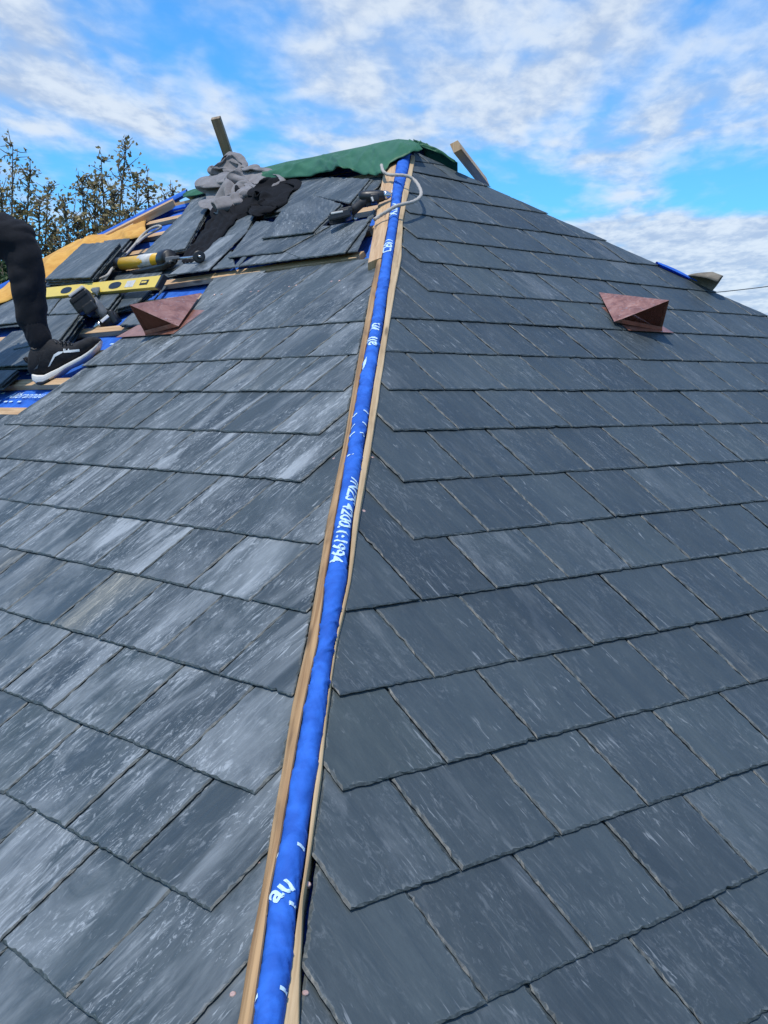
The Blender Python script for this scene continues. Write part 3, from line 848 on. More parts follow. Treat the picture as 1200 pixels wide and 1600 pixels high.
p, q = at('L', VRIDGE * CT + .12, VRIDGE, -.045), at('L', VRIDGE * CT + RIDGE - .05, VRIDGE, -.045)
dirbox('ridge_board', p, q, 0.09, 0.05, (0, 0, 1), M['pine'], house)

# ------------------------------------------------------------------ loose slates
ORD = ['top', 'second', 'third', 'fourth', 'fifth', 'sixth', 'seventh', 'eighth', 'ninth', 'tenth']


def loose(quad, offs, count, label, group, jitter=0.007, dz=0.0078, side='L', where=None, drop=None):
    """a stack (or a single one) of loose slates; quad = outline of the top one, as it lies on the slope"""
    if not isinstance(offs, (list, tuple)): offs = [offs] * len(quad)
    quad = [(x, min(y, 420 - (x - 340) * .128)) if 255 < x < 595 else (x, y) for x, y in quad]   # tails stay clear of the top batten
    P = [pix(side, x, y, o) for (x, y), o in zip(quad, offs)]
    c = sum(P, Vector((0, 0, 0))) / len(P)
    A = (P[1] - P[0]).normalized(); N = A.cross(P[2] - P[0]).normalized()
    if N.dot(NL) < 0: N = -N
    B = N.cross(A)
    for i in range(count):
        du, dv, da = (0, 0, 0) if i == 0 else (random.gauss(0, jitter), random.gauss(0, jitter), random.gauss(0, 0.02))
        poly = []
        for p in P:
            x, y = (p - c).dot(A), (p - c).dot(B)
            poly.append((x * math.cos(da) - y * math.sin(da) + du, x * math.sin(da) + y * math.cos(da) + dv))
        ar = sum(poly[k][0] * poly[(k + 1) % len(poly)][1] - poly[(k + 1) % len(poly)][0] * poly[k][1] for k in range(len(poly)))
        if ar < 0: poly = poly[::-1]
        s = Slab(); tw = random.uniform(-.01, .01) if i else 0
        o = c - N * (i * dz)
        s.add((o, A, B, N), poly, lambda x, y: tw * x, 0.006, 0.016, 0.0013, bottom=True)
        ob = s.obj('loose_slate', M['slate_loose'], None, origin=o)
        if i == 0: lb = label
        else: lb = '%s slate down in the stack %s' % (ORD[i] if i < len(ORD) else 'lowest', where)
        tag(ob, lb, 'roof slate', group)


GS = 'loose slates on the unfinished left slope'
loose([(129, 380), (187, 379), (140, 433), (69, 436)], .10, 9, 'top slate of the stack against the yellow membrane', GS, where='against the yellow membrane')
loose([(150, 377), (204, 371), (152, 432), (108, 446)], .035, 5, 'long slate jutting out under the stack against the yellow membrane', GS, .004, where='jutting out beside the yellow membrane')
loose([(68, 447), (104, 446), (120, 428), (84, 430)], .03, 2, 'slate sticking out below the yellow membrane stack, above the spirit level', GS, where='just above the spirit level')
loose([(280, 338), (327, 322), (289, 388), (218, 402)], .02, 3, 'chalky slate left of the black sleeve and above the sealant gun', GS, where='left of the black sleeve')
loose([(300, 311), (330, 300), (345, 322), (281, 338)], .01, 2, 'dark slate under the left edge of the grey fleece', GS, where='under the left edge of the grey fleece')
loose([(168, 426), (262, 414), (236, 446), (146, 452)], .0, 3, 'slate lying beneath the yellow sealant gun', GS, where='beneath the sealant gun')
loose([(262, 412), (322, 392), (330, 418), (280, 432), (248, 437)], -.01, 1, 'dark slate beneath the end of the black sleeve', GS, where='beneath the end of the black sleeve')
loose([(344, 371), (388, 359), (325, 427), (262, 435)], .02, 1, 'narrow pointed slate between the black sleeve and the split offcut', GS, where='beside the split offcut')
loose([(364, 333), (404, 325), (385, 362), (344, 375)], .005, 3, 'slate half covered by the black fleece, above the narrow pointed one', GS, where='half covered by the black fleece')
loose([(361, 391), (368, 421), (330, 426)], .012, 1, 'triangular slate offcut standing point upwards by the pale batten', GS)
loose([(404, 371), (407, 376), (372, 421), (364, 420)], .016, 1, 'thin split sliver of slate beside the triangular offcut', GS)
loose([(445, 278), (520, 276), (489, 305), (438, 330), (410, 334)], .008, 3, 'slate lying just below the green tarpaulin, right of the black fleece', GS, where='below the green tarpaulin')
loose([(518, 276), (578, 279), (546, 317), (488, 306)], .018, 2, 'slate just below the green tarpaulin and above the cordless drill', GS, where='above the cordless drill')
loose([(574, 278), (601, 274), (590, 292), (556, 318), (545, 316)], .004, 4, 'slate edge-on between the drill and the wide hip board', GS, .010, where='between the drill and the wide hip board')
loose([(440, 328), (489, 304), (533, 318), (488, 362), (408, 372)], .034, 3, 'big chalky slate with a raised corner in the middle of the open slope', GS, where='in the middle of the open slope')
loose([(400, 345), (470, 352), (516, 352), (440, 393), (356, 402)], .022, 2, 'chalky slate under the one with the raised corner', GS, where='under the big chalky slate')
loose([(415, 388), (445, 384), (472, 409), (372, 421)], .014, 1, 'slate with a slanting cut end, resting on the top batten of the laid courses', GS, where='resting on the top batten')
loose([(519, 351), (579, 341), (538, 401), (470, 409), (441, 391)], .016, 1, 'slate directly below the battery of the cordless drill', GS, where='directly below the drill battery')
loose([(583, 326), (587, 328), (558, 398), (538, 401)], .006, 1, 'narrow strip of slate beside the wide hip board', GS, where='beside the wide hip board')
# around the kneeling leg and the impact driver
loose([(60, 494), (124, 490), (91, 532), (20, 545)], .035, 8, 'top slate of the stack right behind the black shoe', GS, where='right behind the black shoe')
loose([(97, 466), (150, 460), (120, 489), (76, 491)], .04, 2, 'slate leaning above the shoe stack, left of the impact driver', GS, where='left of the impact driver')
loose([(60, 468), (94, 466), (76, 490), (40, 493)], .03, 2, 'short slate behind the black trouser leg, under the spirit level', GS, where='behind the black trouser leg')
loose([(10, 468), (62, 464), (31, 503), (-50, 512)], .02, 3, 'slate left of the trouser leg, above the cut batten end', GS, .004, where='left of the trouser leg')
loose([(20, 517), (72, 512), (50, 570), (-50, 574)], .03, 3, 'wide slate left of the shoe, below the cut batten end', GS, .004, where='left of the shoe heel')
loose([(-40, 579), (27, 577), (0, 600), (-60, 605)], .02, 4, 'slate edge-on at the left, below the heel tab of the shoe', GS, .004, where='below the heel tab of the shoe')
loose([(150, 457), (190, 454), (168, 482), (134, 484)], .025, 6, 'slate behind the impact driver, below the spirit level', GS, .005, where='behind the impact driver')
loose([(196, 457), (236, 452), (213, 473), (182, 482)], .0, 4, 'slate between the spirit level and the left copper vent', GS, .006, where='between the spirit level and the copper vent')
loose([(161, 433), (152, 461), (141, 452)], .055, 1, 'pointed grey slate splinter standing in front of the spirit level', GS)
loose([(206, 489), (232, 484), (222, 507), (186, 508)], .0, 2, 'slate tucked behind the left copper vent, on the bare batten', GS, .004, where='tucked behind the left copper vent')
loose([(249, 459), (276, 457), (268, 466), (240, 468)], -.02, 1, 'small piece of slate above the left copper vent', GS)

# ------------------------------------------------------------------ copper vents
def vent(side, label, A, B, C, D, fl):
    base = at(side, *A)
    t = empty('roof_vent', base, label, 'roof vent', 'copper roof vents')
    a, b, c, d = [at(side, *p) for p in (A, B, C, D)]; n = FR[side][2]
    def sheet(tri, th):
        nn = (tri[1] - tri[0]).cross(tri[2] - tri[0]).normalized(); nn = nn if nn.dot(n) > 0 else -nn
        m = MB(); bm = bmesh.new(); vs = [bm.verts.new(p) for p in tri]; bm.faces.new(vs)
        bmesh.ops.subdivide_edges(bm, edges=bm.edges[:], cuts=9, use_grid_fill=True); bmesh.ops.triangulate(bm, faces=bm.faces[:])
        edge = set(v for e in bm.edges if e.is_boundary for v in e.verts)
        for v in bm.verts:
            if v not in edge: v.co += nn * (0.002 * noise.noise(v.co * 14))
        g = bmesh.ops.extrude_face_region(bm, geom=bm.faces[:]); [setattr(v, 'co', v.co - nn * th) for v in g['geom'] if isinstance(v, bmesh.types.BMVert)]
        m.addbm(bm); return m
    m1 = sheet([a, b, c], .0012); m2 = sheet([a, d, b], .0012)
    o = len(m1.v); m1.v += m2.v; m1.f += [tuple(i + o for i in f) for f in m2.f]
    m1.obj('hood', M['copper'], t, False)
    up = (a - b).normalized()
    # recessed grille: thin upright bars in the mouth
    m = MB(); s = 0.010
    b2, c2, d2 = b + up * s, c.lerp(a, 0.05), d.lerp(a, 0.05)
    for i in range(1, 30):
        f = i / 30; lo = c2.lerp(d2, f)
        # top of the bar on the hood's rim
        k = f / 0.5 if f < 0.5 else (1 - f) / 0.5
        hi = (c2.lerp(b2, f / 0.5) if f < .5 else d2.lerp(b2, (1 - f) / .5))
        if (hi - lo).length > .006: m.tube([lo, hi - (hi - lo) * .03], 0.0019, 5)
    m.obj('grille', M['copper_dark'], t)
    back = a.lerp((c + d) / 2, .45)
    f = [at(side, *p) for p in fl]
    m = MB(); m.prism(f, -n * .0012); m.obj('flange', M['copper'], t)
    mm = MB(); mm.prism([c.lerp(d, -.02), d.lerp(c, -.02), d.lerp(b, .13), c.lerp(b, .13)], up * .0012); mm.obj('lip', M['copper'], t)
    return t


vent('R', 'copper wedge shaped vent set into the finished right slope', (1.732, .712, .004), (1.735, .398, .150), (1.56, .455, .012), (1.83, .425, 0.002), [(1.61, .412, .0035), (1.895, .412, .0035), (1.84, .60, -.003), (1.64, .60, -.003)])
vent('L', 'copper wedge shaped vent at the ragged edge of the left slope beside the shoe', (1.80, .750, .004), (1.765, .412, .148), (1.578, .452, .012), (1.80, .425, 0.002), [(1.57, .412, .0035), (2.045, .422, .0035), (1.98, .62, -.006), (1.62, .70, -.012)])

# ------------------------------------------------------------------ green tarpaulin over the ridge
TC = [((287, 310), (288, 306)), ((318, 302), (318, 291)), ((380, 284), (370, 272)), ((447, 279), (410, 262)), ((487, 274), (450, 252)), ((517, 269), (490, 245)), ((530, 260), (512, 240)), ((547, 264), (530, 236)), ((567, 273), (555, 231)), ((585, 273), (572, 227.5)), ((597, 272), (585, 224)), ((610, 257), (602, 220.5)), ((633, 244), (622, 217)), ((647, 237), (637, 218.5)), ((660, 233), (648, 220)), ((674, 233), (667, 229)), ((697, 245), (694, 240)), ((718, 258), (715, 254))]
rows = []
def tcol(i):
    i0 = min(int(i), len(TC) - 2); f = i - i0; f = f * f * (3 - 2 * f) if False else f
    a, b = TC[i0], TC[i0 + 1]
    return tuple(lerp(a[0][k], b[0][k], f) for k in (0, 1)), tuple(lerp(a[1][k], b[1][k], f) for k in (0, 1))
NC = 120
for i in range(NC + 1):
    lo, hi = tcol((len(TC) - 1) * i / NC)
    rightside = lo[0] > 662
    hw = Vector((Q, Q, 0)) if hi[0] < 640 else (Vector((0, 1, 0)) if hi[0] > 660 else Vector((Q, Q, 0)).lerp(Vector((0, 1, 0)), (hi[0] - 640) / 20).normalized())
    crest = onplane(hi[0], hi[1], hw, APEX.dot(hw) + 0.01)
    flap = max(0, 1 - abs(lo[0] - 533) / 22) * 0.045
    low = pix('L', lo[0], lo[1], 0.028 + flap) if lo[0] <= 640 else (onplane(lo[0], lo[1], HN, 0.04) if lo[0] < 662 else crest + Vector((-.01, -.020, -.010)))
    r = []
    for k in range(15):
        t = k / 14
        p = low.lerp(crest, t); bul = math.sin(math.pi * t)
        w = 0.010 * noise.noise(Vector((i * .16, t * 2.2, 3))) + 0.008 * noise.noise(Vector((i * .30 + t * 3, t * .8, 8)))
        fo = abs(noise.noise(Vector((i * .10 - t * 1.7, t * .5, 5)))); w += .010 * max(0, .2 - fo) / .2
        p += NL * (bul * (0.012 + w) + (w * .6 if t < .9 else 0) * (1 - bul)); r.append(p)
    for k in range(1, 6): r.append(crest + hw * ((.07 if hi[0] < 662 else .03) * k) + Vector((0, 0, -1)) * (0.012 * k * k * .5 + .02 * k))
    rows.append(r)
m = MB(); m.grid(rows); o = m.obj('tarpaulin', M['tarp'], None, True)
tag(o, 'green tarpaulin draped over the bare ridge', 'tarpaulin')
sol = o.modifiers.new('s', 'SOLIDIFY'); sol.thickness = 0.003; evaluated(o)

# ------------------------------------------------------------------ yellow membrane along the far hip
YC = [((-90, 515), (-90, 490)), ((-40, 492), (-40, 471)), ((0, 474), (0, 452)), ((35, 458), (35, 428)), ((66, 444), (66, 404)), ((100, 420), (95, 388)), ((130, 396), (122, 374)), ((150, 384), (150, 369)), ((185, 378), (175, 363)), ((207, 373), (203, 354)), ((229, 367), (229, 344))]
rows = []
for i in range(81):
    x = (len(YC) - 1) * i / 80; i0 = min(int(x), len(YC) - 2); f = x - i0
    lo = [lerp(YC[i0][0][k], YC[i0 + 1][0][k], f) for k in (0, 1)]; hi = [lerp(YC[i0][1][k], YC[i0 + 1][1][k], f) for k in (0, 1)]
    c = onplane(hi[0], hi[1], Vector((0, 1, 0)), REND.y + .02); l = pix('L', lo[0], lo[1], .03)
    l = l if l.y < REND.y else onplane(lo[0], lo[1], Vector((0, 1, 0)), REND.y - .06)
    r = []
    for k in range(9):
        t = k / 8; p = l.lerp(c, t); w = .014 * noise.noise(Vector((i * .12, t * 1.5, 2))) + .008 * noise.noise(Vector((i * .3, t * 2, 6)))
        p += (NL + Vector((0, -.4, 0))) * (math.sin(math.pi * t) * (.02 + w) + w * .5 * (t < .95)); r.append(p)
    for k in range(1, 5): r.append(c + Vector((0, .06 * k, -.012 * k * k)))
    rows.append(r)
m = MB(); m.grid(rows); o = m.obj('membrane_strip', M['yellowsheet'], None, True)
tag(o, 'crumpled yellow membrane strip lying along the far left hip', 'membrane')
sol = o.modifiers.new('s', 'SOLIDIFY'); sol.thickness = 0.003; evaluated(o)

# curled felt on the far right hip
rows = []
a0, a1 = pd(1075, 431, 5.66), pd(1122, 449, 5.60); ax = (a1 - a0).normalized(); s1 = -(CU - ax * CU.dot(ax)).normalized(); s2 = ax.cross(s1)
if s2.dot(CF) > 0: s2 = -s2
for i in range(25):
    t = i / 24; c = a0.lerp(a1, t); rr = 0.004 + 0.052 * min(1, t * 1.5) ** .8; r = []
    for k in range(15):
        w = lerp(0.1, 1.25, k / 14) * math.pi
        r.append(c + ax * (-.055 * max(0, k / 14 - .35) * t) - s1 * (math.sin(w) * rr) - s2 * (-math.cos(w) * rr * .9) * 1 + CU * 0.0)
    rows.append(r)
m = MB(); m.grid(rows); o = m.obj('felt_offcut', M['felt'], None, True)
tag(o, 'curled brown grey felt offcut sitting on the far right hip', 'felt')
sol = o.modifiers.new('s', 'SOLIDIFY'); sol.thickness = 0.004; evaluated(o)

# timbers poking up behind the ridge
def stake(tip, base, dt, db, w, t, label, mat, roll):
    p, q = pd(*tip, dt), pd(*base, db); ax = (q - p).normalized(); q = q + ax * .24
    n = (-CF).lerp(CR, roll).normalized()
    o = dirbox('timber_stake', p, q, w, t, n, mat, None, .001)
    tag(o, label, 'timber', 'timber stakes behind the ridge'); return o


stake((337, 184), (362, 258), 6.75, 6.93, .052, .030, 'weathered timber stake standing up behind the grey fleece', M['greywood'], -0.25)
stake((712, 229), (741, 266), 5.60, 5.98, .046, .040, 'short timber stake leaning out above the right slope', M['pine'], -0.45)

# ------------------------------------------------------------------ clothes
def Lp(x, y, off): return pix('L', x, y, off)



def crumple(poly, depth, bulge, excess, seed, n=84, iters=340, bend=.55, core=.55, drift=None, fine=1.0):
    """a cloth with more cloth than room: springs relaxed until it buckles into folds over a soft heap.
    poly: outline (pixels), depth(x, y): distance of the surface it lies on, bulge: height of the heap"""
    rs = np.random.RandomState(seed)
    pts = np.array(poly, float); c = pts.mean(0)
    d = pts - c; an = np.arctan2(d[:, 1], d[:, 0]); rad = np.hypot(d[:, 0], d[:, 1]); o = np.argsort(an)
    an, rad = an[o], rad[o]; an = np.concatenate([an[-1:] - 2 * np.pi, an, an[:1] + 2 * np.pi]); rad = np.concatenate([rad[-1:], rad, rad[:1]])
    p, q = np.meshgrid(np.linspace(-1, 1, n), np.linspace(-1, 1, n)); r = np.maximum(abs(p), abs(q)); th = np.arctan2(q, p)
    R = np.interp(th, an, rad); px = c[0] + np.cos(th) * R * r; py = c[1] + np.sin(th) * R * r
    dome = np.sqrt(np.clip(1 - r ** 2, 0, 1)) * (.75 + .25 * np.cos(th * 2 + seed))
    k = np.vectorize(depth)(px, py)
    CCa, CFa, CRa, CUa = [np.array(v) for v in (CC, CF, CR, CU)]
    rayd = CFa + CRa * ((px - 600) / FPX)[..., None] + CUa * ((800 - py) / FPX)[..., None]
    base = CCa + rayd * k[..., None]; W = -np.array((CF * .8 - Vector((0, 0, .6))).normalized())
    P = base + W * (bulge * dome)[..., None]
    def rest(di, dj):
        a = P[max(0, -di):n - max(0, di), max(0, -dj):n - max(0, dj)]; b = P[max(0, di):n + min(0, di), max(0, dj):n + min(0, dj)]
        return np.linalg.norm(a - b, axis=-1)
    lx, ly = excess if isinstance(excess, tuple) else (excess, excess)
    C = [((0, 1), rest(0, 1) * lx, .9), ((1, 0), rest(1, 0) * ly, .9), ((1, 1), rest(1, 1) * (lx * .5 + ly * .5), .35), ((1, -1), rest(1, -1) * (lx * .5 + ly * .5), .35), ((0, 3), rest(0, 3) * lx, bend), ((3, 0), rest(3, 0) * ly, bend), ((0, 7), rest(0, 7) * lx, bend * .45), ((7, 0), rest(7, 0) * ly, bend * .45)]
    f = np.zeros_like(P)
    for a in range(3):
        z = rs.randn(n, n)
        for _ in range(int(40 / fine)): z = (z + np.roll(z, 1, 0) + np.roll(z, -1, 0) + np.roll(z, 1, 1) + np.roll(z, -1, 1)) / 5
        f[..., a] = z / z.std()
    free = (r < .985)[..., None]
    P = P + f * .016 * free
    inner = base + W * (bulge * dome * core)[..., None]
    for it in range(iters):
        acc = np.zeros_like(P); wt = np.zeros((n, n, 1))
        for (di, dj), L, w in C:
            sa = (slice(0, n - di), slice(max(0, -dj), n - max(0, dj))); sb = (slice(di, n), slice(max(0, dj), n + min(0, dj)))
            dv = P[sb] - P[sa]; l = np.linalg.norm(dv, axis=-1) + 1e-9; L2 = np.where(l < L, L, L); g = ((l - L2) / l * .5 * w)[..., None] * dv
            if abs(di) + abs(dj) > 2: g = np.where((l < L2)[..., None], g, 0)
            acc[sa] += g; acc[sb] -= g; wt[sa] += w; wt[sb] += w
        P = P + acc / np.maximum(wt, 1e-6) * 1.5 * free
        P = P - W * .00025 * free
        hgt = ((P - inner) * W).sum(-1); P = np.where((hgt < 0)[..., None], P - W * hgt[..., None], P)
    return [[Vector(P[i, j]) for j in range(n)] for i in range(n)]


def garment(rows, mat, label, more=None):
    m = MB(); m.grid(rows)
    if more: m.grid(more)
    o = m.obj('fleece', mat, None, True)
    a = o.modifiers.new('s', 'SUBSURF'); a.render_levels = a.levels = 1
    b = o.modifiers.new('t', 'SOLIDIFY'); b.thickness = .004; evaluated(o); o.data.shade_smooth()
    return tag(o, label, 'fleece')


def dL(x, y, off=.02): return (pix('L', x, y, off) - CC).dot(CF)


GREY = [(326, 326), (322, 310), (323, 292), (330, 275), (341, 258), (351, 244), (363, 243), (372, 253), (384, 262), (398, 265), (416, 269), (430, 273), (436, 279), (430, 285), (412, 291), (396, 298), (380, 309), (364, 320), (348, 330), (336, 332)]
garment(crumple(GREY, lambda x, y: min(5.58 + (638 - x) * .0042, dL(x, y, .05) + .02, 6.86), .11, (1.02, 1.42), 4, core=.3, bend=1.0), M['greycloth'], 'crumpled grey fleece heaped on the ridge by the timber stake')
BLACK = [(335, 336), (350, 322), (372, 309), (398, 297), (422, 289), (436, 282), (446, 287), (461, 291), (453, 302), (447, 312), (432, 323), (416, 334), (403, 338), (397, 330), (384, 331), (366, 338), (350, 346)]
# body of the garment and the hanging sleeve are one piece of cloth: a long strip laid down the slates
def sleeve_rows():
    mid = [(372, 318, 10), (364, 324, 16), (357, 332, 16.5), (349, 343, 15.5), (339, 357, 14.5), (328, 371, 13.5), (316, 385, 12.5), (305, 396, 11.5), (295, 406, 10), (289, 413, 7)]
    n = 110; rows = []; A = [(x, y) for x, y, r in mid]
    for i in range(n + 1):
        t = (len(mid) - 1) * i / n; k = min(int(t), len(mid) - 2); f = t - k
        x, y, r = [lerp(mid[k][q], mid[k + 1][q], f) for q in range(3)]
        dx, dy = mid[k + 1][0] - mid[k][0], mid[k + 1][1] - mid[k][1]; l = math.hypot(dx, dy); nx, ny = -dy / l, dx / l
        row = []
        for j in range(33):
            u = j / 32 * 2 - 1; hgt = math.sqrt(max(0, 1 - u * u)) * r * .0030 * .85
            fold = abs(noise.noise(Vector((t * .38 + u * .3, u * 2.2 - t * .12, 4.4)))); fold2 = abs(noise.noise(Vector((t * .9 - u * .5, u * 1.2, 9.1)))); f3 = noise.noise(Vector((t * 2.6, u * 3, 1)))
            e = 1 - abs(u) ** 4
            h = hgt + e * (.060 * fold * (.8 if t < 3 else .5) + .012 * fold2 - .020 + .006 * f3)
            wob = 1 + .13 * noise.noise(Vector((t * 1.3, 3 if u < 0 else 8, 2)))
            row.append(pix('L', x + nx * r * u * wob, y + ny * r * u * wob, .012) + (NL * .75 - CF * .5) * h)
        rows.append(row)
    return rows
garment(sleeve_rows(), M['blackcloth'], 'black fleece under the grey one, one sleeve hanging down the slates', crumple(BLACK, lambda x, y: dL(x, y, .02), .085, (1.05, 1.30), 5, n=70, core=.4, bend=.9))

# ------------------------------------------------------------------ rope
m = MB(); rp = [(596, 258, .02), (599, 268, .03), (608, 273, .025), (622, 273.5, .05), (636, 275, .05), (648, 282, .035), (656, 294, .03), (658, 304, .028), (653, 311, .028), (643, 316, .035), (630, 319, .05), (617, 323, .05), (604, 331, .035), (594, 337, .02), (585, 343, .012)]
P = [onplane(x, y, HN, h) for x, y, h in rp]
def smooth(P, n=6):
    out = []
    for i in range(len(P) - 1):
        p0, p1, p2, p3 = P[max(0, i - 1)], P[i], P[i + 1], P[min(len(P) - 1, i + 2)]
        for k in range(n):
            t = k / n; out.append(0.5 * ((2 * p1) + (p2 - p0) * t + (2 * p0 - 5 * p1 + 4 * p2 - p3) * t * t + (3 * p1 - p0 - 3 * p2 + p3) * t ** 3))
    return out + [P[-1]]
P = smooth(P); m.tube(P, [.0072 + .0008 * math.sin(i * 1.9) for i in range(len(P))], 8)
tag(m.obj('rope', M['rope'], None, True), 'grey tie rope looping over the top of the blue hip', 'rope')
m = MB(); P = smooth([Lp(*p) for p in ((146, 446, .03), (155, 437, .05), (168, 430, .06), (175, 420, .04), (183, 410, .03), (198, 396, .02), (210, 383, .03), (222, 368, .04), (236, 357, .05), (248, 353, .05), (251, 356, .04), (240, 362, .03), (226, 370, .03), (213, 381, .03))])
m.tube(P, .0075, 7)
tag(m.obj('rope', M['rope'], None, True), 'pale rope trailing from behind the slate stack to the spirit level', 'rope')

# ------------------------------------------------------------------ tools
def iax(deg, tilt=0.0):
    a = R_(deg); ax = CR * math.cos(a) + CU * math.sin(a); az = -CF; ay = az.cross(ax)
    return ax.normalized(), ay.normalized(), az


class Part:
    def __init__(self, depth, grad=0.0, x0=0): self.d = depth; self.k = depth / FPX; self.g = grad; self.x0 = x0
    def depth(self, x, y): return self.d + self.g * (x - self.x0)
    def box(self, m, x, y, w, h, t, deg, bev=2.0, dz=0.0):
        ax, ay, az = iax(deg); m.box(pd(x, y, self.depth(x, y)) + az * dz, ax, ay, az, w * self.k, h * self.k, t, bev * self.k); return m
    def tube(self, m, pts, seg=16):
        m.tube([pd(x, y, self.depth(x, y) + (q[0] if q else 0)) for x, y, r, *q in pts], [r * self.k for x, y, r, *q in pts], seg); return m


def text_on(txt, c, ax, ay, az, size, mat, name, parent, lift=0.001):
    m = MB(); m.addbm(text_mesh(txt, size), lambda p: Vector(c) + Vector(ax) * p.x + Vector(ay) * p.y + Vector(az) * lift); return m.obj(name, mat, parent)


# cordless impact driver by the shoe
t = empty('impact_driver', pd(170, 505, 5.62), 'black cordless impact driver lying nose down on slates beside the shoe', 'power tool', 'cordless tools')
P5 = Part(5.62)
m = P5.box(MB(), 131, 472, 34, 27, .075, 36, 4); P5.box(m, 142, 482, 22, 16, .08, 36, 3); P5.box(m, 126, 466, 30, 8, .082, 36, 2); m.obj('battery', M['black'], t)
m = P5.box(MB(), 122, 457.5, 27, 5, .06, 36, 1.5, .012); m.obj('battery_label', M['sticker'], t)
m = P5.tube(MB(), [(144, 470, 9), (152, 479, 8.2), (160, 488, 8), (168, 497, 9.5)]); m.obj('handle', M['greyplastic'], t, True)
m = P5.tube(MB(), [(186, 494, 8), (183, 496, 11.5), (174, 500, 12.5), (163, 505, 11.5), (158, 507, 8.5)]); P5.box(m, 178, 497, 10, 24, .078, 28, 3); m.obj('motor', M['black'], t, True)
m = P5.tube(MB(), [(159, 506, 7.5), (153, 509, 5.5), (149, 511, 3.0), (146, 512.5, 2.2)]); m.obj('nose', M['steel'], t, True)
m = P5.box(MB(), 166.5, 500, 15, 5, .012, 40, 1, .034); m.obj('label', M['white'], t)
m = P5.box(MB(), 153, 490, 7, 9, .02, -40, 2, .0); m.obj('trigger', M['rubber'], t)

# cordless drill beside the hip
t = empty('cordless_drill', pd(560, 330, 4.97), 'black cordless drill lying beside the top of the hip, chuck towards the blue membrane', 'power tool', 'cordless tools')
P5 = Part(4.97)
m = P5.box(MB(), 532, 338, 33, 14, .075, 14, 3); P5.box(m, 541, 331, 20, 9, .07, 14, 2); P5.box(m, 518, 343, 9, 9, .07, 14, 2); m.obj('battery', M['black'], t)
m = P5.box(MB(), 527, 335.5, 19, 3.2, .02, 10, 1, .030); m.obj('battery_label', M['sticker'], t)
m = P5.tube(MB(), [(548, 332, 7.5), (556, 325, 7), (564, 318, 7), (571, 312, 8.5)]); m.obj('handle', M['rubber'], t, True)
m = P5.tube(MB(), [(561, 309, 6), (565, 308, 9.5), (578, 308, 10.5), (590, 307, 10), (598, 306, 8.5), (601, 305.5, 7)]); P5.box(m, 585, 311, 14, 12, .06, 4, 2); m.obj('motor', M['black'], t, True)
m = P5.tube(MB(), [(600, 305.5, 7.4), (604, 305, 7.2), (608, 304.5, 5.2), (611, 304, 3)]); m.obj('chuck', M['steel'], t, True)
m = P5.tube(MB(), [(609, 304.5, 1.3), (613, 301, 1.0), (612, 297, .9)]); m.obj('bit', M['steel'], t, True)
m = P5.box(MB(), 575, 319, 6, 8, .02, -50, 1.5); m.obj('trigger', M['rubber'], t)
m = P5.box(MB(), 582, 314, 3, 7, .012, 20, .6, .026); m.obj('label', M['sticker'], t)
m = P5.tube(MB(), [(552, 337, 1.6), (555, 343, 1.6), (559, 340, 1.5)]); m.obj('belt_clip', M['steel'], t, True)

# sealant gun
t = empty('sealant_gun', pd(225, 415, 6.0), 'yellow sealant gun with a black handle and steel rod lying above the spirit level', 'sealant gun')
P5 = Part(6.05, -.0055, 225)
m = P5.tube(MB(), [(190, 412.5, 10.2, .0), (257, 404.5, 10.2, .0)], 24); m.obj('barrel', M['yellow'], t, True)
m = P5.tube(MB(), [(184, 413.2, 9), (186, 413, 11.2), (192, 412.3, 11.4), (192.5, 412.2, 10)], 24); m.obj('front_cap', M['black'], t, True)
m = P5.tube(MB(), [(186, 413, 3), (180, 413.8, 2.6), (178, 414, 1.5)], 10); m.obj('nozzle', M['white'], t, True)
m = P5.tube(MB(), [(254, 405, 12), (256, 404.8, 14), (264, 403.8, 14), (267, 403.4, 12), (267, 403.4, 6)], 24); m.obj('rear_cap', M['black'], t, True)
m = P5.tube(MB(), [(222, 408.7, 10.9), (243, 406.2, 10.9)], 24); m.obj('sticker', M['sticker'], t, True)
m = P5.tube(MB(), [(262, 406, 2.1, -.03), (290, 403, 2.0, -.03), (313, 401, 2.0, -.03)], 8); m.obj('rod', M['steel'], t, True)
a, b = pd(311, 401.2, P5.depth(311, 0) - .03), pd(316, 400.8, P5.depth(316, 0) - .03); ax = (b - a).lerp(-CF * .03, .6).normalized()
m = MB(); m.tube([a - ax * .006, a - ax * .005, a + ax * .005, a + ax * .006], [.022, .028, .028, .022], 20); m.tube([a + ax * .006, a + ax * .010], [.010, .008], 12); m.obj('plunger_knob', M['black'], t, True)
m = P5.box(MB(), 268, 408, 14, 9, .03, 10, 1.5, .03); P5.box(m, 277, 405, 10, 5, .02, 5, 1, .03); m.obj('bracket', M['greyplastic'], t)
m = P5.tube(MB(), [(268, 411, 4.5, -.04), (255, 415, 4.5, -.04), (240, 419, 4.2, -.04), (222, 423, 4.0, -.04), (209, 426, 3.2, -.04)], 10); P5.tube(m, [(262, 417, 3, -.03), (248, 422, 3, -.03), (228, 427, 2.6, -.03)], 10); m.obj('handle', M['black'], t, True)

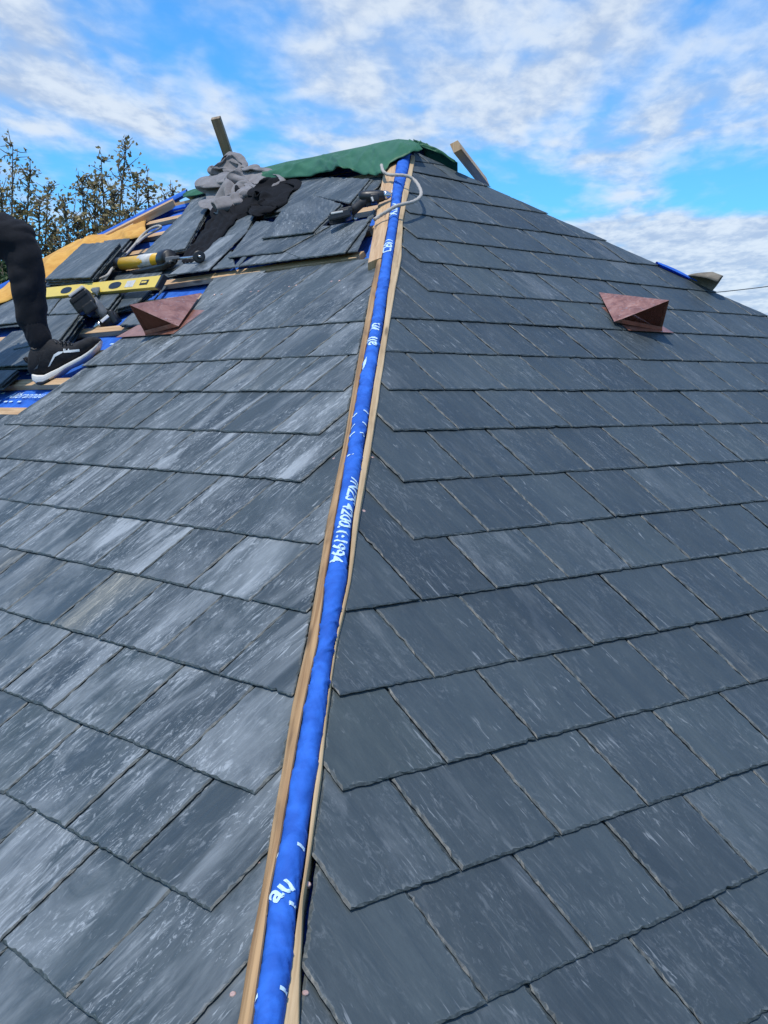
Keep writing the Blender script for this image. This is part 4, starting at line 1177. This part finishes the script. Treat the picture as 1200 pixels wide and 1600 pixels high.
# spirit level
A, B = pix('L', 253, 441, .045), pix('L', 66, 459.5, .045); ax = (A - B).normalized(); nz = (NL * .5 - CF * 1.0); nz = (nz - ax * nz.dot(ax)).normalized(); ay = nz.cross(ax); L = (A - B).length
t = empty('spirit_level', (A + B) / 2, 'yellow box spirit level lying across the battens behind the trouser leg', 'spirit level')
m = MB(); m.box((A + B) / 2, ax, ay, nz, L, .062, .022, .002); m.obj('beam', M['levelyellow'], t)
m = MB(); m.box(A - ax * .004, ax, ay, nz, .022, .068, .028, .003); m.obj('end_cap', M['black'], t)
m = MB(); m.box(B + ax * .004, ax, ay, nz, .022, .068, .028, .003); m.obj('end_cap', M['black'], t)
def levpt(x): # pixel x along the level
    f = (x - 66) / (253 - 66); return B.lerp(A, f)
for x in (112, 190):
    c = levpt(x) + nz * .0107; m = MB()
    m.prism([c + ax * (.062 * math.cos(w) * (1 if abs(math.cos(w)) < .7 else 1)) + ay * (.019 * math.copysign(abs(math.sin(w)) ** .7, math.sin(w))) for w in [2 * math.pi * k / 28 for k in range(28)]], nz * .0016); m.obj('hand_hole_shade', M['black'], t)  # proud black oval stands in for the shade inside a rubber-lined hand hole
c = levpt(232) + nz * .0108; m = MB(); m.box(c, ax, ay, nz, .075, .026, .004, .001); m.obj('vial_window', M['black'], t)
c = levpt(232) + nz * .013; m = MB(); m.box(c, ax, ay, nz, .05, .010, .004, .001); m.obj('vial', M['levelyellow'], t)
c = levpt(212) + nz * .0112; m = MB(); m.box(c, ax, ay, nz, .085, .036, .0016, .0004); m.obj('label', M['sticker'], t)

# ------------------------------------------------------------------ roofer
Y0 = 1.69
def pv(x, y, yy=Y0): return onplane(x, y, Vector((0, 1, 0)), yy)
KP = 5.19 / FPX
per = empty('person', pv(75, 590), 'person in black work trousers and black shoe with pale sole, knee bent on the battens', 'person')
hip = Vector((-2.10, 1.76, .60)); hipn = hip + Vector((0, -.08, 0)); hipf = hip + Vector((0, .14, 0))
legn = [(hipn, .105), (pv(-60, 368), .098), (pv(0, 370), .094), (pv(24, 372), .084), (pv(34, 392), .077), (pv(42, 430), .077), (pv(46, 462), .072), (pv(50, 492), .062), (pv(53, 508), .058)]
ank = pv(62, 545)
far_knee = Vector((-2.06, 2.03, .28)); far_ank = Vector((-2.25, 2.06, -.02))
chest = Vector((-2.03, 1.77, 1.02)); neck = Vector((-2.00, 1.77, 1.20)); head = Vector((-1.97, 1.77, 1.325))
sn, sf = chest + Vector((0, -.17, .10)), chest + Vector((0, .17, .10))
en, ef = Vector((-2.08, 1.55, .84)), Vector((-2.08, 2.02, .84)); hn, hf = Vector((-1.93, 1.62, .72)), Vector((-1.95, 1.95, .60))
fing = []
for h, e in ((hn, en), (hf, ef)):
    d = (h - e).normalized(); sd_ = d.cross(Vector((0, 0, 1))).normalized()
    for i in range(4): fing.append([(h + d * .03 + sd_ * (.021 * (i - 1.5)), .010), (h + d * .085 + sd_ * (.023 * (i - 1.5)), .0085), (h + d * (.115 - .006 * abs(i - 1.3)) + sd_ * (.023 * (i - 1.5)) + Vector((0, 0, -.02)), .0075)])
    fing.append([(h + sd_ * .025, .012), (h + d * .04 + sd_ * .055, .009), (h + d * .065 + sd_ * .058, .008)])
body = blob('body', [[(hip, .10), (chest, .12), (neck, .055), (head, .062)], [(head + Vector((.01, 0, .05)), .088), (head + Vector((.015, 0, -.02)), .07), (head + Vector((.035, 0, -.07)), .045)], [(head + Vector((.082, 0, 0)), .012), (head + Vector((.093, 0, -.025)), .012)], [(head + Vector((.078, -.014, -.062)), .010), (head + Vector((.078, .014, -.062)), .010)],
    [(head + Vector((0, -.082, .0)), .022), (head + Vector((0, -.084, -.03)), .016)], [(head + Vector((0, .082, .0)), .022), (head + Vector((0, .084, -.03)), .016)],
    [(sn, .055), (en, .042), (hn, .028), (hn + (hn - en).normalized() * .04, .026)], [(sf, .055), (ef, .042), (hf, .028), (hf + (hf - ef).normalized() * .04, .026)],
    [(hipn, .09), (pv(20, 370), .06), (pv(50, 490), .04), (ank, .037), (pv(80, 570), .03), (pv(130, 548), .03)], [(hipf, .09), (far_knee, .055), (far_ank, .038), (far_ank + Vector((.15, -.02, .03)), .03)]] + fing, M['skin'], per, .0075, 3)
def tfold(p, n):
    q = p * 1.0
    a = abs(noise.noise(Vector((q.x * 7 + q.z * 4, q.y * 5, q.z * 13 - q.x * 5)))); b = noise.noise(q * 22)
    return .013 * (1.5 * a - .3) + .002 * b
blob('trousers', [legn, [(hipf, .105), (far_knee + Vector((.02, 0, .02)), .08), (far_ank + Vector((0, 0, .06)), .058)], [(hip + Vector((-.02, -.07, .05)), .12), (hip + Vector((-.02, .08, .05)), .12)]], M['trousers'], per, .010, 3, tfold)
blob('cuff', [[(pv(53, 506), .0545), (pv(57, 517), .0535), (pv(63, 533), .0525)]], M['trousers'], per, .008, 2, lambda p, n: .0012 * math.sin(p.x * 420 + p.y * 300))
blob('jacket', [[(hip + Vector((0, 0, .08)), .14), (chest, .155), (neck + Vector((0, 0, -.05)), .08)], [(hip + Vector((0, -.06, .1)), .12), (chest + Vector((0, -.08, 0)), .12)], [(hip + Vector((0, .06, .1)), .12), (chest + Vector((0, .08, 0)), .12)], [(sn, .075), (en, .060), (hn.lerp(en, .12), .043)], [(sf, .075), (ef, .060), (hf.lerp(ef, .12), .043)]], M['jacket'], per, .012, 4, tfold)
blob('hair', [[(head + Vector((-.03, 0, .075)), .095), (head + Vector((.02, 0, .085)), .085)], [(head + Vector((-.05, 0, .02)), .075), (head + Vector((-.05, 0, -.03)), .06)]], M['hair'], per, .010, 3, lambda p, n: .004 * noise.noise(p * 60))


def shoe_loft(st, ex, n=20, sub=5, yy=Y0):
    """st: (x px, bottom px, top px, half width m)"""
    rows = []
    for (a, b) in zip(st, st[1:]):
        for i in range(sub):
            t = i / sub; x, bo, to, hw = [lerp(a[k], b[k], t) for k in range(4)]
            P0_, P1_ = pv(x, bo, yy), pv(x, to, yy); c = (P0_ + P1_) / 2; u = (P1_ - P0_) / 2; r = []
            for k in range(n):
                w = 2 * math.pi * k / n; cs, sn_ = math.cos(w), math.sin(w)
                r.append(c + Vector((0, 1, 0)) * hw * math.copysign(abs(cs) ** ex, cs) + u * math.copysign(abs(sn_) ** ex, sn_))
            rows.append(r + [r[0]])
    m = MB(); m.grid(rows); k = len(rows[0]); m.f.append(tuple(range(k - 1))); o = len(m.v) - k; m.f.append(tuple(o + i for i in range(k - 1)))
    return m


sh = empty('shoe', (0, 0, 0), None, None); sh.parent = per; sh.matrix_parent_inverse = Matrix.Translation(-Vector(per.location)); sh.location = (0, 0, 0)
UP = [(45.5, 577, 563, .012), (46.5, 583, 552, .026), (50, 586, 543, .034), (60, 587, 537, .041), (72, 586, 531, .044), (84, 581, 529.5, .043), (94, 577, 533, .043), (105, 571, 535.5, .045), (118, 565, 536, .049), (130, 558, 531, .051), (139, 552, 526.5, .050), (148, 546, 525.5, .043), (155, 540, 528, .030), (158.5, 536, 532, .012)]
m = shoe_loft(UP, .78); o = m.obj('upper', M['shoe'], sh, True)
for v in o.data.vertices: v.co += v.normal * (.0018 * noise.noise(v.co * 30))
SO_ = [(51.5, 590, 584, .018), (55, 596, 584.5, .036), (62, 599.5, 586, .043), (73, 598.5, 586, .046), (84, 593, 580.5, .045), (95, 586, 575.5, .044), (108, 576.5, 568.5, .046), (120, 571, 562.5, .051), (132, 564.5, 556.5, .054), (142, 558, 550, .052), (150, 551, 543, .044), (155.5, 543.5, 537, .032), (159.5, 535, 531, .012)]
m = shoe_loft(SO_, .42); m.obj('sole', M['sole'], sh, False)
m = shoe_loft([(59, 600.5, 597, .02), (63, 601.5, 596.5, .042), (73, 600.3, 595.5, .0465), (84, 595, 590.5, .0455)], .4); m.obj('heel_tread', M['rubber'], sh)
bv = BVHTree.FromObject(o, bpy.context.evaluated_depsgraph_get()) if False else BVHTree.FromPolygons([v.co for v in o.data.vertices], [p.vertices for p in o.data.polygons])
def onshoe(x, y):
    d = ray(x, y).normalized(); h = bv.ray_cast(CC, d)
    return (h[0] - d * .0015) if h[0] else pv(x, y, Y0 - .045)
def shoe_poly(poly, name, mat):
    """flat print laid on the side of the shoe"""
    bm = bmesh.new(); vs = [bm.verts.new((x, y, 0)) for x, y in poly]; bm.faces.new(vs); bmesh.ops.triangulate(bm, faces=bm.faces[:])
    bmesh.ops.subdivide_edges(bm, edges=bm.edges[:], cuts=2); bmesh.ops.triangulate(bm, faces=bm.faces[:])
    m = MB(); m.addbm(bm, lambda p: onshoe(p.x, p.y)); return m.obj(name, mat, sh)
shoe_poly([(75, 573.5), (78, 571.5), (86, 557.5), (97, 551.5), (99, 549), (91, 549.5), (84, 554)], 'stripe', M['white'])
shoe_poly([(100, 548), (124, 545.5), (124.5, 549.5), (100, 551.2)], 'stripe', M['white'])
c = [onshoe(99 + 1 * 0, 550)]
bm = text_mesh('ILA', 8.0, 0, .25); m = MB(); m.addbm(bm, lambda p: onshoe(98.5 + p.x, 548.2 - p.y)); m.obj('lettering', M['white'], sh)
shoe_poly([(52.5, 577.5), (58.5, 575.5), (64.5, 552), (60, 569), (55, 575)], 'heel_stripe', M['greyplastic'])
m = MB(); m.tube([pv(47, 568), pv(41, 564), pv(37.5, 559.5), pv(40, 559), pv(46, 562)], [.006, .007, .006, .006, .006], 8); m.obj('pull_tab', M['shoe'], sh, True)
for i in range(5):
    x = 86 + i * 6; m = MB(); P = [onshoe(x - 2 + k * 1.6, 531.5 + i * .8 + k * 1.7) for k in range(4)]; m.tube(P, .0035, 6); m.obj('lace', M['rubber'], sh, True)
fs = empty('shoe', (0, 0, 0), None, None); fs.parent = per; fs.matrix_parent_inverse = Matrix.Translation(-Vector(per.location))
blob('upper', [[(far_ank + Vector((-.03, 0, .0)), .045), (far_ank + Vector((0, 0, .05)), .05)], [(far_ank + Vector((-.03, 0, 0)), .042), (far_ank + Vector((.10, -.01, .02)), .042), (far_ank + Vector((.19, -.02, .05)), .035)]], M['shoe'], fs, .009, 3)
m = MB(); m.box(far_ank + Vector((.08, -.01, -.022)), Vector((.97, -.1, .2)).normalized(), Vector((.1, .99, 0)).normalized(), Vector((-.2, 0, .97)).normalized(), .29, .09, .025, .008); m.obj('sole', M['sole'], fs)

# ------------------------------------------------------------------ trees beyond the house
class Leaves:
    def __init__(self): self.v = []; self.f = []; self.r = []
    def leaf(self, p, s, n, t):
        n = n.normalized(); t = (t - n * t.dot(n)); t = t.normalized() if t.length > 1e-4 else n.orthogonal().normalized(); b = n.cross(t); o = len(self.v)
        for a, c, h in ((0, 0, 0), (.45, .36, .10), (1, 0, -.06), (.45, -.36, .10)): self.v.append(tuple(p + t * (a * s) + b * (c * s) + n * (h * s)))
        self.f += [(o, o + 1, o + 2), (o, o + 2, o + 3)]; r = random.random(); self.r += [r, r]
    def obj(self, name, mat, parent):
        o = obj(name, self.v, self.f, mat, parent, False, recalc=False); a = o.data.attributes.new('rnd', 'FLOAT', 'FACE'); a.data.foreach_set('value', self.r); return o


def rv(s=1.0): return Vector((random.gauss(0, s), random.gauss(0, s), random.gauss(0, s)))


def tree(label, depth, base_px, shoots, group, mat='leaf_olive', ls=.060, dens=.92):
    """trunk, then long upright shoots towards the given tips (pixels), twigs and leaves along them"""
    b = pd(base_px[0], base_px[1], depth); root = Vector((b.x, b.y, GZ)); fork = Vector((b.x, b.y, GZ + (b.z - GZ) * .55))
    t = empty('broadleaf_tree', root, label, 'tree', group); wood = MB(); lv = Leaves()
    wood.tube(smooth([root, root.lerp(fork, .5) + rv(.08), fork], 5), [lerp(.17, .10, i / 10) for i in range(11)], 10)
    for (x, y, d, lowfrac, den) in shoots:
        tip = pd(x, y, depth + d); mid = fork.lerp(tip, .45) + Vector(((tip.x - fork.x) * .28, (tip.y - fork.y) * .28, -.1)) + rv(.08)
        P = smooth([fork + rv(.03), mid, mid.lerp(tip, .55) + rv(.06), tip], 9); n = len(P)
        wood.tube(P, [lerp(.036, .005, i / (n - 1)) for i in range(n)], 6)
        for i in range(int(n * lowfrac), n):
            f = i / (n - 1); k = int((5.5 * den * dens) * (1.15 - f * .55)) + 1
            for q in range(k):
                p = P[i] + (P[min(n - 1, i + 1)] - P[i]) * random.random(); ln = lerp(.95, .12, f ** 1.1) * random.uniform(.4, 1.15)
                dr = (rv(.8) + Vector((0, 0, .75))).normalized(); q1 = p + dr * ln * .55 + rv(.02); q2 = p + dr * ln + rv(.05)
                wood.tube([p, q1, q2], [.009, .006, .003], 4)
                for e in range(int((3 + 8 * ln / .5) * random.uniform(.6, 1.3))):
                    w = random.uniform(.12, 1.05); c = p.lerp(q1, w * 2) if w < .5 else q1.lerp(q2, w * 2 - 1); lv.leaf(c + rv(.040), ls * random.uniform(.6, 1.25), rv() + Vector((0, -.3, .5)), rv() + Vector((0, 0, -.5)))
    wood.obj('trunk', M['bark'], t, True); lv.obj('crown', M[mat], t); return t


GT = 'trees beyond the far end of the roof'
tree('olive brown tree with one tall thin shoot, rising behind the trouser leg', 15.5, (20, 560), [(20, 228, 0, .60, .75), (47, 268, .3, .45, 1.2), (-20, 262, .2, .45, 1.2), (2, 300, -.3, .35, 1.6), (30, 330, .5, .3, 1.6), (62, 320, -.4, .4, 1.1), (-50, 300, .3, .3, 1.5), (82, 362, .2, .35, 1.0)], GT)
tree('olive brown tree with the tallest pair of shoots, behind the yellow membrane', 15.0, (150, 560), [(197, 230, 0, .52, 1.0), (158, 250, .3, .70, .6), (128, 278, -.2, .45, 1.3), (76, 290, .4, .5, .85), (100, 318, -.3, .40, 1.3), (148, 290, .4, .40, 1.9), (178, 305, -.3, .40, 1.7), (214, 272, .3, .55, .8), (232, 292, -.2, .5, 1.0), (120, 345, -.4, .35, 1.8), (165, 340, .5, .35, 1.8), (200, 335, -.4, .35, 1.6), (85, 365, .3, .4, 1.0)], GT)
tree('thin leafy sprig of tree showing just above the blue covered far hip', 15.6, (262, 560), [(270, 302, 0, .62, .7), (258, 312, .2, .66, .6), (248, 325, -.2, .65, .6)], GT)
tree('dark green bushy tree low down at the left behind the yellow membrane', 12.5, (-10, 640), [(-4, 425, 0, .3, 2.4), (-30, 418, .3, .3, 2.4), (14, 440, -.3, .3, 2.0), (-60, 425, .2, .3, 2.2)], GT, 'leaf_green', .07, 1.6)

# ------------------------------------------------------------------ overhead line to the right
def pole(x, d, label):
    p = pd(x, 600, d); t = empty('utility_pole', (p.x, p.y, GZ), label, 'utility pole', 'poles of the overhead line')
    m = MB(); m.tube([(p.x, p.y, GZ), (p.x, p.y, p.z + 5.2)], [.16, .11], 12); m.obj('post', M['bark'], t, True)
    m = MB(); m.box((p.x, p.y - .14, p.z + 4.95), (1, 0, 0), (0, 1, 0), (0, 0, 1), 2.0, .1, .12, .01); m.obj('crossarm', M['bark'], t)
    return Vector((p.x, p.y - .14, p.z + 5.0))
a = pole(880, 62, 'overhead line pole standing behind the right slope'); b = pole(1460, 55, 'overhead line pole beyond the right side of the roof')
a = pd(880, 466, 62); b = pd(1460, 400, 55); m = MB(); P = [a.lerp(b, i / 30) - Vector((0, 0, .55 * 4 * (i / 30) * (1 - i / 30))) for i in range(31)]; m.tube(P, .022, 6)
tag(m.obj('overhead_cable', M['cable'], None), 'thin overhead cable crossing the sky beyond the right hip', 'cable')
